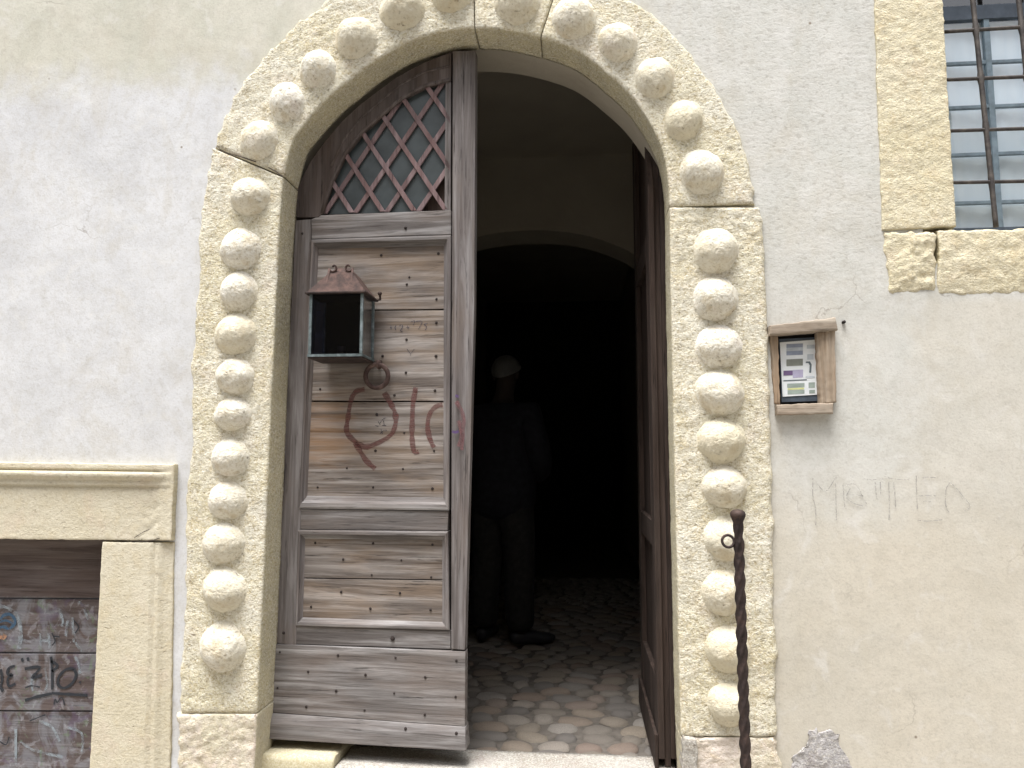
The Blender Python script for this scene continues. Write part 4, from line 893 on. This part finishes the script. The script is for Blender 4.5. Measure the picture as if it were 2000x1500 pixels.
bm = bmesh.new(); tube(bm, [(rc_.x+rr_*math.cos(t), YPO+.004*math.sin(t), rc_.z+rr_*math.sin(t)) for t in [2*math.pi*k/28 for k in range(28)]], .0042, 8, True); tube(bm, [(rc_.x+rr_, YPO, rc_.z-.004), (pt.x, YPO, rc_.z-.008)], .005, 8); place(bmobj('eye_ring', bm, M['iron'], None, True), post)

# ------------------------------------------------------------------ entrance hall
HX0, HX1, HY1, HZ = -1.35, .62, 2.6, 3.46
hall = thing('entrance_hall', 'dim plastered hall ceiling and walls seen through the open half of the doorway', 'hall', (-.3, .33, 0))
def quad(name, pts, m): return place(raw(name, pts, [(0, 1, 2, 3)], m), hall)
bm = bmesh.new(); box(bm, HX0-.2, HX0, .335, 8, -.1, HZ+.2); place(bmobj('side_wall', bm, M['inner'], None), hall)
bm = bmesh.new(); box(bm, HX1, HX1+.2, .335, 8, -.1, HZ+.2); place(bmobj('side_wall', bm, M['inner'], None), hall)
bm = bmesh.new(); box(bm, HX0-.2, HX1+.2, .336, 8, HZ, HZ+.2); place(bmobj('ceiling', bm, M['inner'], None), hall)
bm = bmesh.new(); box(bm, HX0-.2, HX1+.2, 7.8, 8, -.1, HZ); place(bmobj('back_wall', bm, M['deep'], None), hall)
ax = P(1065, 450, HY1); ar = []
for px_, py_ in ((740, 620), (790, 545), (850, 494), (930, 463), (1000, 452), (1065, 450), (1130, 457), (1190, 474), (1245, 502), (1268, 545), (1275, 600)): p = P(px_, py_, HY1); ar.append((p.x, p.z))
x0a, x1a = ar[0][0], ar[-1][0]
poly = [(HX0, -.05), (HX0, HZ), (HX1, HZ), (HX1, -.05), (x1a, -.05)] + catmull([Vector((a, b)) for a, b in ar], 3)[::-1] + [(x0a, -.05)]
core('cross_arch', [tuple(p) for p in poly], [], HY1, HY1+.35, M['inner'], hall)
floor = thing('hall_floor', None, None, (-.3, .3, 0)); del_keys = [k for k in floor.keys()]; tag(floor, kind='structure')
bm = bmesh.new(); vs = [bm.verts.new(p) for p in ((HX0-.1, .2, -.022), (HX1+.1, .2, -.022), (HX1+.1, 8, -.022), (HX0-.1, 8, -.022))]; bm.faces.new(vs); bmesh.ops.subdivide_edges(bm, edges=bm.edges[:], cuts=20, use_grid_fill=True)
for v in bm.verts: v.co.z += .004*fr(v.co, 3)
place(bmobj('mortar_bed', bm, M['mortar'], None, True), floor)
def cob(seed):
    rs = random.Random(seed); V, Fc = [(0, 0, 1)], []; seg = 9; rad = [rs.uniform(.85, 1.1) for _ in range(seg)]
    for (rr, h) in ((.55, .88), (.88, .5), (1.0, -.4)):
        for k in range(seg): a = 2*math.pi*k/seg; V.append((math.cos(a)*rr*rad[k], math.sin(a)*rr*rad[k], h + rs.uniform(-.06, .06)))
    for k in range(seg): Fc.append((0, 1+k, 1+(k+1) % seg))
    for j in range(2):
        for k in range(seg): a = 1+j*seg+k; b = 1+j*seg+(k+1) % seg; Fc.append((a, a+seg, b+seg, b))
    me = bpy.data.meshes.new('cobble'); me.from_pydata(V, [], Fc); me.update(); me.materials.append(M['cobble']); me.shade_smooth(); return me
cms = [cob(s) for s in range(8)]; rs = random.Random(3); cands = []
y_ = .30; r_i = 0
while y_ < 7.5:
    dy_ = rs.uniform(.078, .104); x_ = HX0+.03 + (r_i % 2)*.05
    while x_ < HX1-.03:
        wdt = rs.uniform(.09, .19); cands.append((x_+wdt/2, y_+rs.uniform(-.008, .008), wdt*.5, dy_*.5)); x_ += wdt+.006
    y_ += dy_+.002; r_i += 1
def seen(c_):
    p = Vector((c_[0], c_[1], 0)) - C0; px_ = 1000+F*p.dot(right)/p.dot(fwd); return 880 < px_ < 1340
vis = sorted([c_ for c_ in cands if seen(c_)], key=lambda c_: c_[1]); sel = vis[:295]; rest = [c_ for c_ in cands if c_ not in sel and c_[1] < 4.5]
for c_ in sel:
    o = bpy.data.objects.new('cobble', rs.choice(cms)); col.objects.link(o); o.parent = floor
    o.location = (c_[0]-floor.location.x, c_[1]-floor.location.y, -.018+rs.uniform(-.004, .003)); o.scale = (c_[2], c_[3], .018); o.rotation_euler = (rs.uniform(-.1, .1), rs.uniform(-.1, .1), rs.uniform(-.35, .35)+rs.choice((0, math.pi)))
bmr = bmesh.new()
for c_ in rest:
    me = rs.choice(cms); mt = Matrix.Translation((c_[0], c_[1], -.018)) @ Matrix.Rotation(rs.uniform(-.3, .3), 4, 'Z') @ Matrix.Diagonal((c_[2], c_[3], .018, 1)); base = [bmr.verts.new(mt @ v.co) for v in me.vertices]
    for p in me.polygons: bmr.faces.new([base[i] for i in p.vertices])
o = place(bmobj('far_cobbles', bmr, M['cobble'], None, True), floor); o['kind'] = 'stuff'

# ------------------------------------------------------------------ the person inside
pc = P(982, 1215, 1.96); PX, PY = pc.x, 1.96
per = thing('person', 'grey haired person in dark jacket and trousers standing with back turned inside the dark hall', 'person', (PX, PY, -.002), R(-22)); per.scale = (1.04, 1.04, 1.035)
def skin(name, verts, edges_, rad, mat, parent, lev=2, rootv=0):
    me = bpy.data.meshes.new(name); me.from_pydata(verts, edges_, []); o = bpy.data.objects.new(name, me); col.objects.link(o)
    m_ = o.modifiers.new('s', 'SKIN'); m_.use_smooth_shade = True; s2 = o.modifiers.new('u', 'SUBSURF'); s2.levels = s2.render_levels = lev
    for i, r_ in enumerate(rad): me.skin_vertices[0].data[i].radius = r_ if isinstance(r_, tuple) else (r_, r_); me.skin_vertices[0].data[i].use_root = (i == rootv)
    dg = bpy.context.evaluated_depsgraph_get(); nme = bpy.data.meshes.new_from_object(o.evaluated_get(dg)); bpy.data.objects.remove(o); nme.name = name
    nme.materials.clear(); nme.materials.append(mat); nme.shade_smooth(); o = bpy.data.objects.new(name, nme); col.objects.link(o); o.parent = parent; return o
# body faces +Y; left is -X
hip = .93; sh_ = 1.44
bv = [(0, 0, hip), (0, .0, 1.12), (0, -.01, 1.32), (0, 0, 1.46), (0, .025, 1.54), (0, .045, 1.62), (0, .05, 1.70), (0, .045, 1.755)]
be = [(i, i+1) for i in range(7)]; br = [(.15, .11), (.135, .10), (.16, .115), (.085, .075), (.055, .058), (.068, .080), (.078, .095), (.05, .062)]
def add(p, r_, frm): bv.append(p); br.append(r_); be.append((frm, len(bv)-1)); return len(bv)-1
for s in (-1, 1):
    a = add((s*.17, 0, 1.41), .062, 2); a = add((s*.215, -.02, 1.26), .048, a); a = add((s*.235, -.01, 1.13), .040, a); a = add((s*.19, .12, 1.045), .033, a); wst = add((s*.10, .215, 1.02), .026, a)
    pm_ = add((s*.080, .265, 1.01), (.040, .018), wst)
    for k_, (dx, ln) in enumerate(((-.030, .062), (-.010, .075), (.010, .070), (.030, .055))):
        f1 = add((s*.075+dx, .295, 1.0), .0095, pm_); f2 = add((s*.075+dx*1.05, .295+ln*.5, .986), .0085, f1); add((s*.075+dx*.95, .295+ln*.8, .962), .0075, f2)
    t1 = add((s*.080-s*.040, .255, 1.02), .0105, pm_); add((s*.080-s*.055, .285, 1.01), .009, t1)
    a = add((s*.095, 0, .86), .088, 0); a = add((s*.11, .01, .50), .056, a); a = add((s*.12, -.02, .28), .048, a); a = add((s*.125, -.025, .09), .036, a); a = add((s*.14, .07, .045), (.036, .028), a); add((s*.15, .15, .03), (.034, .02), a)
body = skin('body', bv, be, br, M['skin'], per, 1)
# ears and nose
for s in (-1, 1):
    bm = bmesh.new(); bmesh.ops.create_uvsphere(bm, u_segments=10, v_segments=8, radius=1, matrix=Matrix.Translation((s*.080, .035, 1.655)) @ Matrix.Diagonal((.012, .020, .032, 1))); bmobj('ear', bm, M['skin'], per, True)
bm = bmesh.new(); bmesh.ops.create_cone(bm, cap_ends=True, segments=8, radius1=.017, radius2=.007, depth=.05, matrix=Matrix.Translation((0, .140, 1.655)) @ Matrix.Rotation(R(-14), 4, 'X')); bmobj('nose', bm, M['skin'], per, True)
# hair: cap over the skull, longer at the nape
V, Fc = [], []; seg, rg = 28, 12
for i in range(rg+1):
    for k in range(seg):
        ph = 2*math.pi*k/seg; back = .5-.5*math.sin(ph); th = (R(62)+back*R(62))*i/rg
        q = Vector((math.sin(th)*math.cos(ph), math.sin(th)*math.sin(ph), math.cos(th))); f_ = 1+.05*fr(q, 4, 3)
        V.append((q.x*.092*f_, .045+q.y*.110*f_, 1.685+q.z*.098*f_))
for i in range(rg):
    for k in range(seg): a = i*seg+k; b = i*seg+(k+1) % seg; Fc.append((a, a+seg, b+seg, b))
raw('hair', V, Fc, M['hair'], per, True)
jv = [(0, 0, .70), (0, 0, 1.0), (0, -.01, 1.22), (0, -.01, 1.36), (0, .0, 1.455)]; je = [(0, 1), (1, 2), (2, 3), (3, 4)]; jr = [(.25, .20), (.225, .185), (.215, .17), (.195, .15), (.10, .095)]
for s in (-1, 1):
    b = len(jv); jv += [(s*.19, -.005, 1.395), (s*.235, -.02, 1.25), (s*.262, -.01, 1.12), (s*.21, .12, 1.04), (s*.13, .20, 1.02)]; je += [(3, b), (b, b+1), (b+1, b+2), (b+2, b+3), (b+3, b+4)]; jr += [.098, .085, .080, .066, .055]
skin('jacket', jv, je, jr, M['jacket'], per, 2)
tv = [(0, 0, 1.02), (0, 0, .87)]; te = [(0, 1)]; tr = [(.17, .13), (.165, .13)]
for s in (-1, 1):
    b = len(tv); tv += [(s*.095, 0, .80), (s*.11, .01, .50), (s*.12, -.015, .28), (s*.125, -.01, .075)]; te += [(1, b), (b, b+1), (b+1, b+2), (b+2, b+3)]; tr += [.125, .102, .095, .092]
skin('trousers', tv, te, tr, M['trousers'], per, 2)
for s in (-1, 1):
    sv = [(s*.12, -.075, .045), (s*.125, -.02, .055), (s*.135, .07, .045), (s*.155, .17, .036), (s*.165, .215, .033)]
    o = skin('shoe', sv, [(0, 1), (1, 2), (2, 3), (3, 4)], [(.034, .038), (.046, .048), (.044, .042), (.044, .030), (.026, .022)], M['shoe'], per, 2)
    for v in o.data.vertices: v.co.z = max(v.co.z, .004)
    if s == 1:
        mt = Matrix.Translation((.125, 0, 0)) @ Matrix.Rotation(R(-38), 4, 'Z') @ Matrix.Translation((-.125, 0, 0)); o.data.transform(mt)
